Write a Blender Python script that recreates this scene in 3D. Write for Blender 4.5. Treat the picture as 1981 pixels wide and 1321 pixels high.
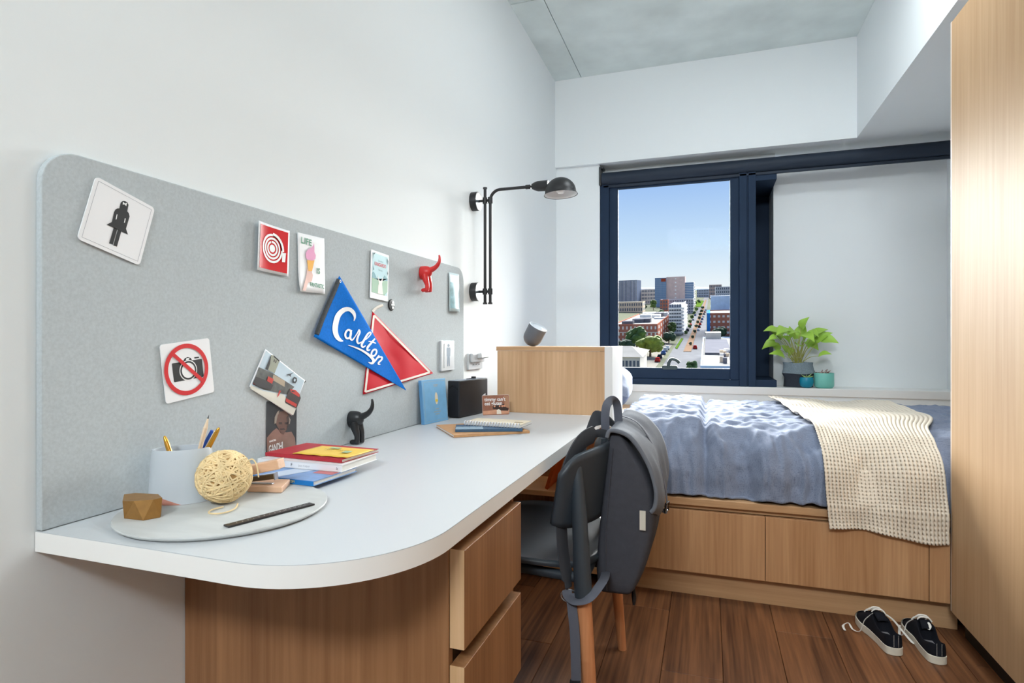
import bpy, bmesh, math, random
SUN_E, SUN_A = 46.0, 58          # sun strength and angular size (hazy)
BED_FILL, LAMP2 = 20, 90            # added fill over the bed end, unseen entry lamp behind the camera
EXPO = 0.08
from mathutils import Vector, Matrix, noise as mn

for o in list(bpy.data.objects):
    bpy.data.objects.remove(o, do_unlink=True)
random.seed(7)
SC = bpy.context.scene
COL = SC.collection
PI = math.pi

# ------------------------------------------------------------ camera (level, 20 mm, turned 18.75 deg to the desk side)
CAM_H = 1.05
FPX = 1115.0
TH = math.atan((1369 - 990.5) / FPX)
CT, ST = math.cos(TH), math.sin(TH)
cam_d = bpy.data.cameras.new('camera')
cam_d.sensor_width = 36.0
cam_d.lens = 36.0 * FPX / 1981.0
cam_d.clip_start = 0.02
cam_d.clip_end = 9000
cam = bpy.data.objects.new('camera', cam_d)
COL.objects.link(cam)
cam.location = (0, 0, CAM_H)
cam.rotation_euler = (PI / 2, 0, TH)
SC.camera = cam

# ------------------------------------------------------------ sky
world = bpy.data.worlds.new('sky')
SC.world = world
world.use_nodes = True
wn, wl = world.node_tree.nodes, world.node_tree.links
wn.clear()
w_out = wn.new('ShaderNodeOutputWorld')
w_bg = wn.new('ShaderNodeBackground')
w_tc = wn.new('ShaderNodeTexCoord')
w_sep = wn.new('ShaderNodeSeparateXYZ')
w_ramp = wn.new('ShaderNodeValToRGB')
wl.new(w_tc.outputs['Generated'], w_sep.inputs[0])
wl.new(w_sep.outputs['Z'], w_ramp.inputs[0])
wl.new(w_ramp.outputs['Color'], w_bg.inputs['Color'])
wl.new(w_bg.outputs[0], w_out.inputs[0])
e = w_ramp.color_ramp.elements
e[0].position = 0.09; e[0].color = (0.90, 0.96, 1.0, 1)
e[1].position = 0.55; e[1].color = (0.11, 0.26, 0.66, 1)
k = e.new(0.16); k.color = (0.62, 0.80, 1.0, 1)
k = e.new(0.30); k.color = (0.27, 0.48, 0.92, 1)
w_bg.inputs['Strength'].default_value = 0.93

# ------------------------------------------------------------ sun (hazy, high on the street side), added ceiling fill and unseen entry lamp
def light(name, kind, loc, energy, color=(1, 1, 1), target=None, size=None, size_y=None, angle=None):
    d = bpy.data.lights.new(name, kind)
    d.energy = energy
    d.color = color
    if size is not None:
        d.shape = 'RECTANGLE'
        d.size = size
        d.size_y = size_y or size
    if angle is not None:
        d.angle = math.radians(angle)
    o = bpy.data.objects.new(name, d)
    COL.objects.link(o)
    o.location = loc
    if target is not None:
        o.rotation_euler = (Vector(target) - Vector(loc)).to_track_quat('-Z', 'Y').to_euler()
    return o

light('sun', 'SUN', (6, 14, 10), SUN_E, (1.0, 0.985, 0.96), target=(6 + 0.035, 14 - 1.0, 10 - 0.42), angle=SUN_A)
light('ceiling_fill_light', 'AREA', (0.48, 2.38, 2.93), BED_FILL, (0.90, 0.965, 1.0), target=(0.48, 2.38, 0), size=0.7, size_y=0.7)  # unseen area light added to brighten the bed end and window wall
light('entry_lamp_light', 'AREA', (-0.15, -1.9, 2.86), LAMP2, (0.90, 0.965, 1.0), target=(0.15, 2.6, 0.9), size=1.0, size_y=0.5)

vs = SC.view_settings
vs.view_transform = 'Standard'
vs.look = 'None'
vs.exposure = EXPO
vs.gamma = 1.0
vs.use_curve_mapping = False

# ------------------------------------------------------------ helpers
def ray(u, v):
    r = (u - 990.5) / FPX
    return (r * CT - ST, r * ST + CT, (660.5 - v) / FPX)
def onx(u, v, X):
    d = ray(u, v); k = X / d[0]
    return Vector((X, d[1] * k, CAM_H + d[2] * k))
def ony(u, v, Y):
    d = ray(u, v); k = Y / d[1]
    return Vector((d[0] * k, Y, CAM_H + d[2] * k))
def onz(u, v, Z):
    d = ray(u, v); k = (Z - CAM_H) / d[2]
    return Vector((d[0] * k, d[1] * k, Z))

def srgb(*c):
    if len(c) == 1:
        c = c[0]
    out = []
    for x in c[:3]:
        x = x / 255.0
        out.append(x / 12.92 if x <= 0.04045 else ((x + 0.055) / 1.055) ** 2.4)
    return (out[0], out[1], out[2], 1.0)

MATS = {}
def mat(name, col, rough=0.5, metal=0.0, spec=0.5, var=None, bump=None, sheen=0.0, trans=0.0, coat=0.0, stretch=None):
    """principled material; var=(noise scale, amount) colour mottling, bump=(scale, strength)"""
    if name in MATS:
        return MATS[name]
    m = bpy.data.materials.new(name)
    m.use_nodes = True
    N, L = m.node_tree.nodes, m.node_tree.links
    b = N['Principled BSDF']
    c = srgb(col)
    b.inputs['Base Color'].default_value = c
    b.inputs['Roughness'].default_value = rough
    b.inputs['Metallic'].default_value = metal
    b.inputs['Specular IOR Level'].default_value = spec
    b.inputs['Sheen Weight'].default_value = sheen
    b.inputs['Coat Weight'].default_value = coat
    tc = N.new('ShaderNodeTexCoord')
    vec = tc.outputs['Object']
    if stretch:
        mp = N.new('ShaderNodeMapping')
        mp.inputs['Scale'].default_value = stretch
        L.new(vec, mp.inputs['Vector'])
        vec = mp.outputs['Vector']
    if var:
        nz = N.new('ShaderNodeTexNoise')
        nz.inputs['Scale'].default_value = var[0]
        nz.inputs['Detail'].default_value = 5
        L.new(vec, nz.inputs['Vector'])
        rp = N.new('ShaderNodeValToRGB')
        a = var[1]
        rp.color_ramp.elements[0].position = 0.3
        rp.color_ramp.elements[1].position = 0.7
        rp.color_ramp.elements[0].color = tuple(x * (1 - a) for x in c[:3]) + (1,)
        rp.color_ramp.elements[1].color = tuple(min(1, x * (1 + a)) for x in c[:3]) + (1,)
        L.new(nz.outputs['Fac'], rp.inputs[0])
        L.new(rp.outputs[0], b.inputs['Base Color'])
    if bump:
        nb = N.new('ShaderNodeTexNoise')
        nb.inputs['Scale'].default_value = bump[0]
        nb.inputs['Detail'].default_value = 4
        L.new(vec, nb.inputs['Vector'])
        bp = N.new('ShaderNodeBump')
        bp.inputs['Strength'].default_value = bump[1]
        bp.inputs['Distance'].default_value = 0.002
        L.new(nb.outputs['Fac'], bp.inputs['Height'])
        L.new(bp.outputs[0], b.inputs['Normal'])
    if trans:
        b.inputs['Subsurface Weight'].default_value = trans
        b.inputs['Subsurface Radius'].default_value = (0.01, 0.01, 0.005)
    MATS[name] = m
    return m

def wood(name, light_c, dark_c, axis='z', scale=1.0, rough=0.45, spec=0.4, contrast=1.0, knots=False):
    if name in MATS:
        return MATS[name]
    m = bpy.data.materials.new(name)
    m.use_nodes = True
    N, L = m.node_tree.nodes, m.node_tree.links
    b = N['Principled BSDF']
    tc = N.new('ShaderNodeTexCoord')
    s = {'x': (0.7, 11, 11), 'y': (11, 0.7, 11), 'z': (11, 11, 0.7)}[axis]
    mp = N.new('ShaderNodeMapping')
    mp.inputs['Scale'].default_value = tuple(q * scale for q in s)
    oi = N.new('ShaderNodeObjectInfo')
    sc = N.new('ShaderNodeVectorMath'); sc.operation = 'SCALE'
    sc.inputs[0].default_value = (13.1, 7.7, 9.3)
    L.new(oi.outputs['Random'], sc.inputs['Scale'])
    L.new(sc.outputs[0], mp.inputs['Location'])
    L.new(tc.outputs['Object'], mp.inputs['Vector'])
    n1 = N.new('ShaderNodeTexNoise')
    n1.inputs['Scale'].default_value = 1.0
    n1.inputs['Detail'].default_value = 6
    n1.inputs['Distortion'].default_value = 1.2 if knots else 0.35
    L.new(mp.outputs[0], n1.inputs['Vector'])
    mp2 = N.new('ShaderNodeMapping')
    mp2.inputs['Scale'].default_value = tuple(q * scale * (9 if q > 5 else 4) for q in s)
    L.new(tc.outputs['Object'], mp2.inputs['Vector'])
    n2 = N.new('ShaderNodeTexNoise')
    n2.inputs['Scale'].default_value = 1.0
    n2.inputs['Detail'].default_value = 3
    L.new(mp2.outputs[0], n2.inputs['Vector'])
    mx = N.new('ShaderNodeMath'); mx.operation = 'MULTIPLY_ADD'
    mx.inputs[1].default_value = 0.45
    L.new(n2.outputs['Fac'], mx.inputs[0])
    ml = N.new('ShaderNodeMath'); ml.operation = 'MULTIPLY'
    ml.inputs[1].default_value = 0.55
    L.new(n1.outputs['Fac'], ml.inputs[0])
    L.new(ml.outputs[0], mx.inputs[2])
    rp = N.new('ShaderNodeValToRGB')
    w = 0.16 / contrast
    rp.color_ramp.elements[0].position = 0.5 - w
    rp.color_ramp.elements[1].position = 0.5 + w
    rp.color_ramp.elements[0].color = srgb(dark_c)
    rp.color_ramp.elements[1].color = srgb(light_c)
    L.new(mx.outputs[0], rp.inputs[0])
    L.new(rp.outputs[0], b.inputs['Base Color'])
    b.inputs['Roughness'].default_value = rough
    b.inputs['Specular IOR Level'].default_value = spec
    bp = N.new('ShaderNodeBump')
    bp.inputs['Strength'].default_value = 0.15
    bp.inputs['Distance'].default_value = 0.001
    L.new(n2.outputs['Fac'], bp.inputs['Height'])
    L.new(bp.outputs[0], b.inputs['Normal'])
    MATS[name] = m
    return m

OFF = {}
def props(o, label=None, cat=None, group=None, kind=None):
    if label: o['label'] = label
    if cat: o['category'] = cat
    if group: o['group'] = group
    if kind: o['kind'] = kind
    return o

def thing(name, label, cat, loc=(0, 0, 0), group=None, kind=None):
    o = bpy.data.objects.new(name, None)
    o.empty_display_size = 0.05
    COL.objects.link(o)
    o.location = loc
    OFF[o.name] = Vector(loc)
    return props(o, label, cat, group, kind)

def new(name, V, F, m, parent=None, smooth=None, bevel=0, seg=2, label=None, cat=None, group=None, kind=None, solid=0, sub=0, out=None):
    """one mesh object; V in room coordinates"""
    V = [Vector(v) for v in V]
    off = Vector((0, 0, 0))
    if parent is None:
        lo = [min(v[i] for v in V) for i in range(3)]
        hi = [max(v[i] for v in V) for i in range(3)]
        off = Vector(((lo[0] + hi[0]) / 2, (lo[1] + hi[1]) / 2, lo[2]))
    me = bpy.data.meshes.new(name)
    me.from_pydata([tuple(v - off) for v in V], [], F)
    me.validate()
    bm = bmesh.new(); bm.from_mesh(me)
    bmesh.ops.recalc_face_normals(bm, faces=bm.faces)
    if out is not None:
        ov = Vector(out)
        if sum((f.normal.dot(ov) * f.calc_area() for f in bm.faces)) < 0:
            bmesh.ops.reverse_faces(bm, faces=bm.faces)
    bm.to_mesh(me); bm.free()
    mlist = m if isinstance(m, (list, tuple)) else [m]
    for q in mlist:
        me.materials.append(q)
    if smooth is not None:
        for p in me.polygons:
            p.use_smooth = True
        if smooth < 180:
            me.set_sharp_from_angle(angle=math.radians(smooth))
    o = bpy.data.objects.new(name, me)
    COL.objects.link(o)
    if parent is None:
        o.location = off
        OFF[o.name] = off
    else:
        o.parent = parent
        o.matrix_parent_inverse = Matrix.Translation(-OFF.get(parent.name, Vector((0, 0, 0))))
    if solid:
        md = o.modifiers.new('thickness', 'SOLIDIFY'); md.thickness = solid; md.offset = -1
    if bevel:
        md = o.modifiers.new('bevel', 'BEVEL'); md.width = bevel; md.segments = seg
        md.limit_method = 'ANGLE'; md.angle_limit = math.radians(40)
    if sub:
        md = o.modifiers.new('sub', 'SUBSURF'); md.levels = sub; md.render_levels = sub
    return props(o, label, cat, group, kind)

BOXF = [(0, 1, 3, 2), (4, 6, 7, 5), (0, 4, 5, 1), (2, 3, 7, 6), (0, 2, 6, 4), (1, 5, 7, 3)]
def boxv(x0, y0, z0, x1, y1, z1):
    return [Vector((x, y, z)) for x in (x0, x1) for y in (y0, y1) for z in (z0, z1)]
def box(name, a, b, m, parent=None, bevel=0.0, **kw):
    return new(name, boxv(*a, *b), BOXF, m, parent, bevel=bevel, **kw)
class G:
    """collects several pieces of ONE part"""
    def __init__(s): s.V = []; s.F = []
    def add(s, V, F):
        n = len(s.V); s.V += [Vector(v) for v in V]; s.F += [tuple(i + n for i in f) for f in F]; return s
    def box(s, a, b): return s.add(boxv(*a, *b), BOXF)
    def obox(s, M, a, b): return s.add([M @ v for v in boxv(*a, *b)], BOXF)
    def build(s, name, m, parent=None, **kw): return new(name, s.V, s.F, m, parent, **kw)

def tubev(path, rad, seg=10, caps=True, flat=None):
    """swept tube; rad a number or list; flat=(normal, ratio) makes a band"""
    P = [Vector(p) for p in path]
    n = len(P)
    R = rad if isinstance(rad, (list, tuple)) else [rad] * n
    V, F = [], []
    prev = None
    for i in range(n):
        t = (P[min(i + 1, n - 1)] - P[max(i - 1, 0)])
        t = t.normalized() if t.length > 1e-9 else Vector((0, 0, 1))
        if prev is None:
            a = Vector((0, 0, 1)) if abs(t.z) < 0.9 else Vector((1, 0, 0))
            if flat: a = Vector(flat[0])
            nx = (a - t * a.dot(t)).normalized()
        else:
            a = Vector(flat[0]) if flat else prev
            nx = (a - t * a.dot(t))
            nx = nx.normalized() if nx.length > 1e-6 else prev
        prev = nx
        by = t.cross(nx)
        for k in range(seg):
            an = 2 * PI * k / seg
            q = (flat[1] if flat else 1.0)
            V.append(P[i] + nx * (math.cos(an) * R[i] * q) + by * (math.sin(an) * R[i]))
    for i in range(n - 1):
        for k in range(seg):
            F.append((i * seg + k, i * seg + (k + 1) % seg, (i + 1) * seg + (k + 1) % seg, (i + 1) * seg + k))
    if caps:
        F.append(tuple(range(seg)))
        F.append(tuple((n - 1) * seg + k for k in range(seg)))
    return V, F
def tube(name, path, rad, m, parent=None, seg=10, flat=None, caps=True, **kw):
    V, F = tubev(path, rad, seg, caps, flat)
    kw.setdefault('smooth', 50)
    return new(name, V, F, m, parent, **kw)

def lathev(prof, seg=32, M=None):
    V, F = [], []
    for r, z in prof:
        for k in range(seg):
            a = 2 * PI * k / seg
            V.append(Vector((r * math.cos(a), r * math.sin(a), z)))
    n = len(prof)
    for i in range(n - 1):
        for k in range(seg):
            F.append((i * seg + k, i * seg + (k + 1) % seg, (i + 1) * seg + (k + 1) % seg, (i + 1) * seg + k))
    F.append(tuple(range(seg))); F.append(tuple((n - 1) * seg + k for k in range(seg)))
    if M is not None:
        V = [M @ v for v in V]
    return V, F
def lathe(name, prof, M, m, parent=None, seg=32, **kw):
    V, F = lathev(prof, seg, M)
    kw.setdefault('smooth', 40)
    return new(name, V, F, m, parent, **kw)

def prismv(pts, z0, z1, M=None):
    """pts: 2D outline; extruded z0..z1 in the frame M"""
    n = len(pts)
    V = [Vector((p[0], p[1], z0)) for p in pts] + [Vector((p[0], p[1], z1)) for p in pts]
    F = [tuple(range(n)), tuple(range(n, 2 * n))] + [(i, (i + 1) % n, n + (i + 1) % n, n + i) for i in range(n)]
    if M is not None:
        V = [M @ v for v in V]
    return V, F
def rrect(w, h, r, n=6, cx=0, cy=0):
    out = []
    for (sx, sy, a0) in ((1, 1, 0), (-1, 1, 90), (-1, -1, 180), (1, -1, 270)):
        for i in range(n + 1):
            a = math.radians(a0 + 90 * i / n)
            out.append((cx + sx * (w / 2 - r) + r * math.cos(a), cy + sy * (h / 2 - r) + r * math.sin(a)))
    return out
def ell(cx, cy, rx, ry, n=24, a0=0, a1=360):
    full = abs(a1 - a0) >= 360
    return [(cx + rx * math.cos(math.radians(a0 + (a1 - a0) * i / (n if full else n - 1))), cy + ry * math.sin(math.radians(a0 + (a1 - a0) * i / (n if full else n - 1)))) for i in range(n)]
def gridf(nu, nv):
    return [(j * nu + i, j * nu + i + 1, (j + 1) * nu + i + 1, (j + 1) * nu + i) for j in range(nv - 1) for i in range(nu - 1)]
def smooth_path(pts, n=8):
    """Catmull-Rom through the points"""
    P = [Vector(p) for p in pts]
    out = []
    for i in range(len(P) - 1):
        p0, p1, p2, p3 = P[max(i - 1, 0)], P[i], P[i + 1], P[min(i + 2, len(P) - 1)]
        for k in range(n):
            t = k / n
            out.append(0.5 * ((2 * p1) + (p2 - p0) * t + (2 * p0 - 5 * p1 + 4 * p2 - p3) * t * t + (3 * p1 - p0 - 3 * p2 + p3) * t ** 3))
    out.append(P[-1])
    return out
def frame(o, x, y):
    """matrix with origin o, local x and y axes"""
    x = Vector(x).normalized(); y = Vector(y); y = (y - x * y.dot(x)).normalized(); z = x.cross(y)
    M = Matrix((x, y, z)).transposed().to_4x4()
    M.translation = Vector(o)
    return M
def text_mesh(body, size, M, m, parent, name='lettering', align='CENTER', spacing=1.0, sx=1.0, bold=0.0, depth=0.0):
    cu = bpy.data.curves.new('t', 'FONT')
    cu.body = body; cu.size = size; cu.align_x = align; cu.align_y = 'CENTER'
    cu.space_character = spacing; cu.offset = bold; cu.resolution_u = 3
    ob = bpy.data.objects.new('t', cu)
    COL.objects.link(ob)
    bpy.context.view_layer.update()
    dg = bpy.context.evaluated_depsgraph_get()
    me = ob.evaluated_get(dg).to_mesh()
    V = [M @ Vector((v.co.x * sx, v.co.y, v.co.z)) for v in me.vertices]
    F = [tuple(p.vertices) for p in me.polygons]
    ob.evaluated_get(dg).to_mesh_clear()
    bpy.data.objects.remove(ob); bpy.data.curves.remove(cu)
    if not V:
        return None
    return new(name, V, F, m, parent)

# ------------------------------------------------------------ shared materials
WALL = mat('white_paint', (234, 238, 239), 0.75, spec=0.25, bump=(260, 0.06))
CONC = mat('concrete', (222, 231, 229), 0.8, spec=0.25, var=(3.5, 0.10), bump=(35, 0.25))
OAK = wood('oak_upright', (222, 184, 144), (198, 156, 116), 'z', 1.0)
OAKH = wood('oak_across', (212, 170, 128), (188, 146, 104), 'x', 1.0)
OAKW = wood('oak_wardrobe', (202, 168, 130), (184, 148, 110), 'z', 0.8, rough=0.5, spec=0.26)
OAK_SHADED = wood('oak_shaded', (168, 122, 83), (132, 90, 57), 'z', 1.0)  # same oak darkened, shade under the desk put into its colour
OAKEDGE = wood('oak_edge', (222, 184, 142), (200, 160, 116), 'z', 1.5)
FLOORW = wood('floor_boards', (140, 93, 60), (80, 48, 30), 'y', 0.9, rough=0.45, contrast=1.25, knots=True)
NAVY = mat('navy_aluminium', (40, 55, 76), 0.6, spec=0.1, var=(3, 0.08))
NAVY2 = mat('navy_fabric', (38, 48, 62), 0.6, spec=0.3)
WHITEL = mat('white_laminate', (202, 205, 208), 0.38, spec=0.45)
WHITEE = mat('white_edging', (232, 231, 228), 0.5, spec=0.4)
PAPER = mat('white_card', (240, 240, 242), 0.5, spec=0.3)
BLACKP = mat('black_metal', (34, 35, 38), 0.42, spec=0.45)
BLACKM = mat('black_matt', (26, 28, 31), 0.5, spec=0.4)
REDP = mat('red_print', (213, 38, 44), 0.4)
BLACKINK = mat('black_ink', (28, 30, 33), 0.5)
WHITEINK = mat('white_ink', (242, 242, 242), 0.5)

# ============================================================ ROOM SHELL
XL, XR, YR, ZC = -1.075, 1.47, -2.2, 2.985
YBK, ZSOF, XBK = 4.166, 2.343, 0.897
YWIN = 4.205
def st(o, **k): o['kind'] = 'structure'; return o
fl = st(box('floor', (XL - .1, YR - .1, -0.12), (XR + .1, 4.44, -0.013), mat('floor_underlay', (60, 40, 28), 0.8)))
plank_w = 0.187
ci = 0
x = XL
while x < XR - 0.01:
    x1 = min(x + plank_w - 0.0016, XR)
    y = YR - (ci * 0.43) % 1.25
    while y < 2.55:
        y1 = y + 1.25 - 0.0018
        a, b = max(y, YR), min(y1, 2.56)
        if b - a > 0.05:
            box('plank', (x, a, -0.013), (x1, b, 0.0), FLOORW, fl, bevel=0.0012, seg=1)
        y += 1.25
    x += plank_w; ci += 1
st(box('wall_left', (XL - 0.1, YR - .1, -0.1), (XL, 4.40, 3.1), WALL))
st(box('wall_rear', (XL - 0.1, YR - 0.1, -0.1), (XR + 0.1, YR, 3.1), mat('dark_rear_wall', (70, 62, 56), .6)))  # unseen wall, coloured dark to cut light bounced towards the desk end
st(box('wall_right', (XR, YR - .1, -0.1), (XR + 0.1, 5.0, 3.1), WALL))
ce = st(box('ceiling', (XL - .1, YR - .1, ZC + 0.02), (XR + .1, 4.5, ZC + 0.12), CONC))
jx = onz(1122, 145, ZC).x
jy = onz(1015, 4, ZC).y
box('slab', (XL, jy + .002, ZC), (jx - .002, YBK, ZC + .02), CONC, ce, bevel=0.0015, seg=1)
box('slab', (XL, YR, ZC), (jx - .002, jy - .002, ZC + .02), CONC, ce, bevel=0.0015, seg=1)
box('slab', (jx + .002, YR, ZC), (XBK, YBK, ZC + .02), CONC, ce, bevel=0.0015, seg=1)
g = G(); g.box((XBK, YR, ZSOF), (XR, 5.0, ZC + .02)).box((XL, YBK, ZSOF), (XBK, 4.46, ZC + .02))
st(g.build('wall_bulkhead', WALL))
g = G()
g.box((XL, YWIN, 0), (-0.75, 4.40, ZSOF))                 # pier left of the window
g.box((-0.75, 4.224, 0), (XR, 4.44, 0.69))                # wall under the sill
g.box((0.44, 4.45, 0.69), (XR, 5.0, ZSOF))               # white return right of the window
g.box((-0.75, 4.33, 2.20), (0.44, 4.40, ZSOF))            # lintel
st(g.build('wall_back', WALL))
st(box('trim_1', (-0.75, 4.215, 0.69), (XR, 4.46, 0.742), mat('white_sill', (236, 236, 234), 0.4, spec=0.4), bevel=0.003))

# ------------------------------------------------------------ window
wz0, wz1 = 0.742, 2.26
win = st(thing('window_1', 'tall navy framed window looking over the street', None, (-0.2, 4.26, wz0)))
g = G()
g.box((-0.75, 4.225, wz0), (-0.685, 4.33, wz1))
g.box((-0.685, 4.225, wz0), (0.205, 4.33, wz0 + 0.042))
g.box((-0.685, 4.225, 2.205), (0.205, 4.33, wz1))
g.box((0.205, 4.225, wz0), (0.253, 4.33, wz1))
g.build('frame', NAVY, win, bevel=0.003)
g = G()
g.box((-0.685, 4.245, wz0 + .042), (-0.622, 4.275, 2.205))
g.box((0.146, 4.245, wz0 + .042), (0.205, 4.275, 2.205))
g.box((-0.622, 4.245, wz0 + .042), (0.146, 4.275, 0.862))
g.box((-0.622, 4.245, 2.165), (0.146, 4.275, 2.205))
g.build('sash', NAVY, win, bevel=0.004)
g = G()
g.box((0.253, 4.235, wz0), (0.262, 4.34, wz1)); g.box((0.262, 4.225, wz0), (0.309, 4.80, wz1))
g.build('mullion', NAVY, win, bevel=0.002)
g = G()
g.box((0.309, 4.235, wz0), (0.4395, 4.74, 0.79))
g.box((0.309, 4.235, 2.14), (0.4395, 4.74, wz1))
g.box((0.309, 4.74, wz0), (0.4395, 4.80, wz1))
g.build('recess_lining', NAVY, win, bevel=0.002)
glass = bpy.data.materials.new('window_glass'); glass.use_nodes = True
N, L = glass.node_tree.nodes, glass.node_tree.links
N.remove(N['Principled BSDF'])
gt = N.new('ShaderNodeBsdfTransparent'); gt.inputs[0].default_value = (0.97, 0.985, 0.985, 1)
gg = N.new('ShaderNodeBsdfGlossy'); gg.inputs['Roughness'].default_value = 0.02
gf = N.new('ShaderNodeFresnel'); gf.inputs[0].default_value = 1.04
gm = N.new('ShaderNodeMixShader')
L.new(gf.outputs[0], gm.inputs[0]); L.new(gt.outputs[0], gm.inputs[1]); L.new(gg.outputs[0], gm.inputs[2])
L.new(gm.outputs[0], N['Material Output'].inputs['Surface'])
MATS['window_glass'] = glass
box('pane', (-0.634, 4.258, 0.852), (0.158, 4.262, 2.177), glass, win)
LATCH = mat('latch_grey', (52, 66, 66), 0.4)
lc = ony(1296, 712, 4.262)
g = G()
V, F = prismv(rrect(0.105, 0.03, 0.012), -0.004, 0.012, frame((lc.x, 4.248, 0.866), (1, 0, 0), (0, 0, 1))); g.add(V, F)
V, F = tubev(smooth_path([(lc.x - .008, 4.243, 0.868), (lc.x - .006, 4.238, 0.90), (lc.x + .012, 4.234, 0.925), (lc.x + .045, 4.234, 0.918), (lc.x + .066, 4.236, 0.898)], 5), [.012] * 10 + [.011] * 11, 8); g.add(V, F)
g.build('latch', LATCH, win, smooth=50)

# ------------------------------------------------------------ roller blind
rb = thing('roller_blind', 'rolled up navy roller blind above the window', 'blind', (0.3, 4.25, 2.19))
rc = (4.235, 2.243)
V, F = lathev([(0.0005, 0), (0.046, 0), (0.046, 2.20), (0.0005, 2.20)], 40, frame((-0.735, rc[0], rc[1]), (0, 1, 0), (0, 0, 1)))
new('fabric_roll', V, F, NAVY2, rb, smooth=40)
box('hem_bar', (-0.73, rc[0] - .010, 2.176), (1.46, rc[0] + .004, 2.196), NAVY2, rb, bevel=0.004)
g = G(); g.box((-0.752, 4.19, 2.19), (-0.737, 4.27, 2.318)).box((-0.752, 4.19, 2.31), (-0.72, 4.28, 2.325))
g.build('bracket', BLACKP, rb, bevel=0.003)

# ============================================================ FURNITURE
DZ = 0.73                      # desk top
XB = -1.06                     # face of the pinboard
YD0, YD1 = 0.663, 2.465        # desk ends
XD = -0.418                    # desk front edge
DT = 0.034

# pinboard
FELT = mat('grey_felt', (186, 193, 196), 0.95, spec=0.1, var=(190, 0.07), bump=(700, 0.12))
pts = []
y0, y1, z0, z1 = YD0, onx(897, 600, XB).y, DZ + 0.001, 1.382
r = 0.062
pts += [(y0, z0), (y1, z0)]
pts += [(y1 - r + r * math.cos(a), z1 - r + r * math.sin(a)) for a in [PI / 2 * i / 8 for i in range(9)]]
pts += [(y0 + r - r * math.sin(a), z1 - r + r * math.cos(a)) for a in [PI / 2 * i / 8 for i in range(9)]]
V, F = prismv(pts, 0, XB - XL - .0006, frame((XL + .0006, 0, 0), (0, 1, 0), (0, 0, 1)))
new('pinboard', V, F, FELT, label='long pale grey felt pinboard on the wall behind the desk', cat='pinboard', bevel=0.002)

# worktop
R = 0.235
pts = [(XL + .001, YD0)]
pts += [(XD - R + R * math.sin(a), YD0 + R - R * math.cos(a)) for a in [PI / 2 * i / 20 for i in range(21)]]
pts += [(XD, YD1 - .002), (XL + .001, YD1 - .002)]
desk = thing('desk', 'white laminate desk top with one rounded corner along the wall', 'desk', (-0.74, 1.5, DZ - DT))
n = len(pts)
V, F = prismv(pts, DZ - DT, DZ)
me_sides = F[2:]
new('top_surface', V, F, WHITEL, desk, smooth=30)
V2 = []
for k_, (px_, py_) in enumerate(pts[:-1]):
    a_ = pts[max(k_ - 1, 0)]; b_ = pts[min(k_ + 1, len(pts) - 2)]
    tx, ty = b_[0] - a_[0], b_[1] - a_[1]; l_ = math.hypot(tx, ty)
    nx_, ny_ = ty / l_, -tx / l_
    for z_ in (DZ - DT, DZ - .0008):
        V2.append((px_ + nx_ * .0012, py_ + ny_ * .0012, z_))
new('edge_band', V2, [(2 * i, 2 * i + 2, 2 * i + 3, 2 * i + 1) for i in range(len(pts) - 2)], mat('white_edge_band', (244, 243, 240), .45), desk, smooth=60)

# drawer pedestal
YP = 0.955
ped = thing('drawer_pedestal', 'oak drawer pedestal under the rounded end of the desk', 'drawers', (-0.75, 1.2, 0))
XF = XD - 0.028                # carcass front
g = G()
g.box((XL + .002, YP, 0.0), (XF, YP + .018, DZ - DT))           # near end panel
g.build('end_panel', OAK_SHADED, ped, bevel=0.001)
yfar = onx(993, 1000, XF).y
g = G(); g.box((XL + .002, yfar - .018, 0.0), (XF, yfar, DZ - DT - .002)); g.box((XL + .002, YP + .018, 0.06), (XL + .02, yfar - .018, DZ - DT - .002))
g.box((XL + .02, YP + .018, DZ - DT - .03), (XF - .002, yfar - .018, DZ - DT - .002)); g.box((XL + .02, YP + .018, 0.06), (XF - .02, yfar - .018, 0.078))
g.build('carcass', OAK_SHADED, ped)
def dz(v, u): return onx(u, v, XD + .002).z
xa, xb = XF + .001, XD + .002
ya, yb = onx(899, 1065, xb).y, onx(1008, 976, xb).y
tops = [dz(1065, 899), dz(1292, 899)]
bots = [dz(1258, 899), dz(1292, 899) - (dz(1065, 899) - dz(1258, 899))]
for t, b in zip(tops, bots):
    d = box('drawer', (XL + .06, YP + .03, b + .03), (XF - .002, yfar - .03, t - .03), mat('drawer_inside', (205, 190, 170), .6), ped)
    # front with a finger bevel along its top edge
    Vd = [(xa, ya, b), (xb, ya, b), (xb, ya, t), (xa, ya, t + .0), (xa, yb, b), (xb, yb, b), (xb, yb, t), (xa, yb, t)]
    new('drawer_front', Vd, [(0, 1, 2, 3), (4, 7, 6, 5), (0, 4, 5, 1), (1, 5, 6, 2), (2, 6, 7, 3), (3, 7, 4, 0)], OAK_SHADED, d, bevel=0.001)
    Ve = [(xa, ya - .0008, b), (xb - .001, ya - .0008, b), (xb - .001, ya - .0008, t), (xa, ya - .0008, t), (xa, ya, b), (xb - .001, ya, b), (xb - .001, ya, t), (xa, ya, t)]
    new('edge_band', Ve, [(0, 1, 2, 3), (4, 7, 6, 5), (0, 4, 5, 1), (1, 5, 6, 2), (2, 6, 7, 3), (3, 7, 4, 0)], OAKEDGE, d)

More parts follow.
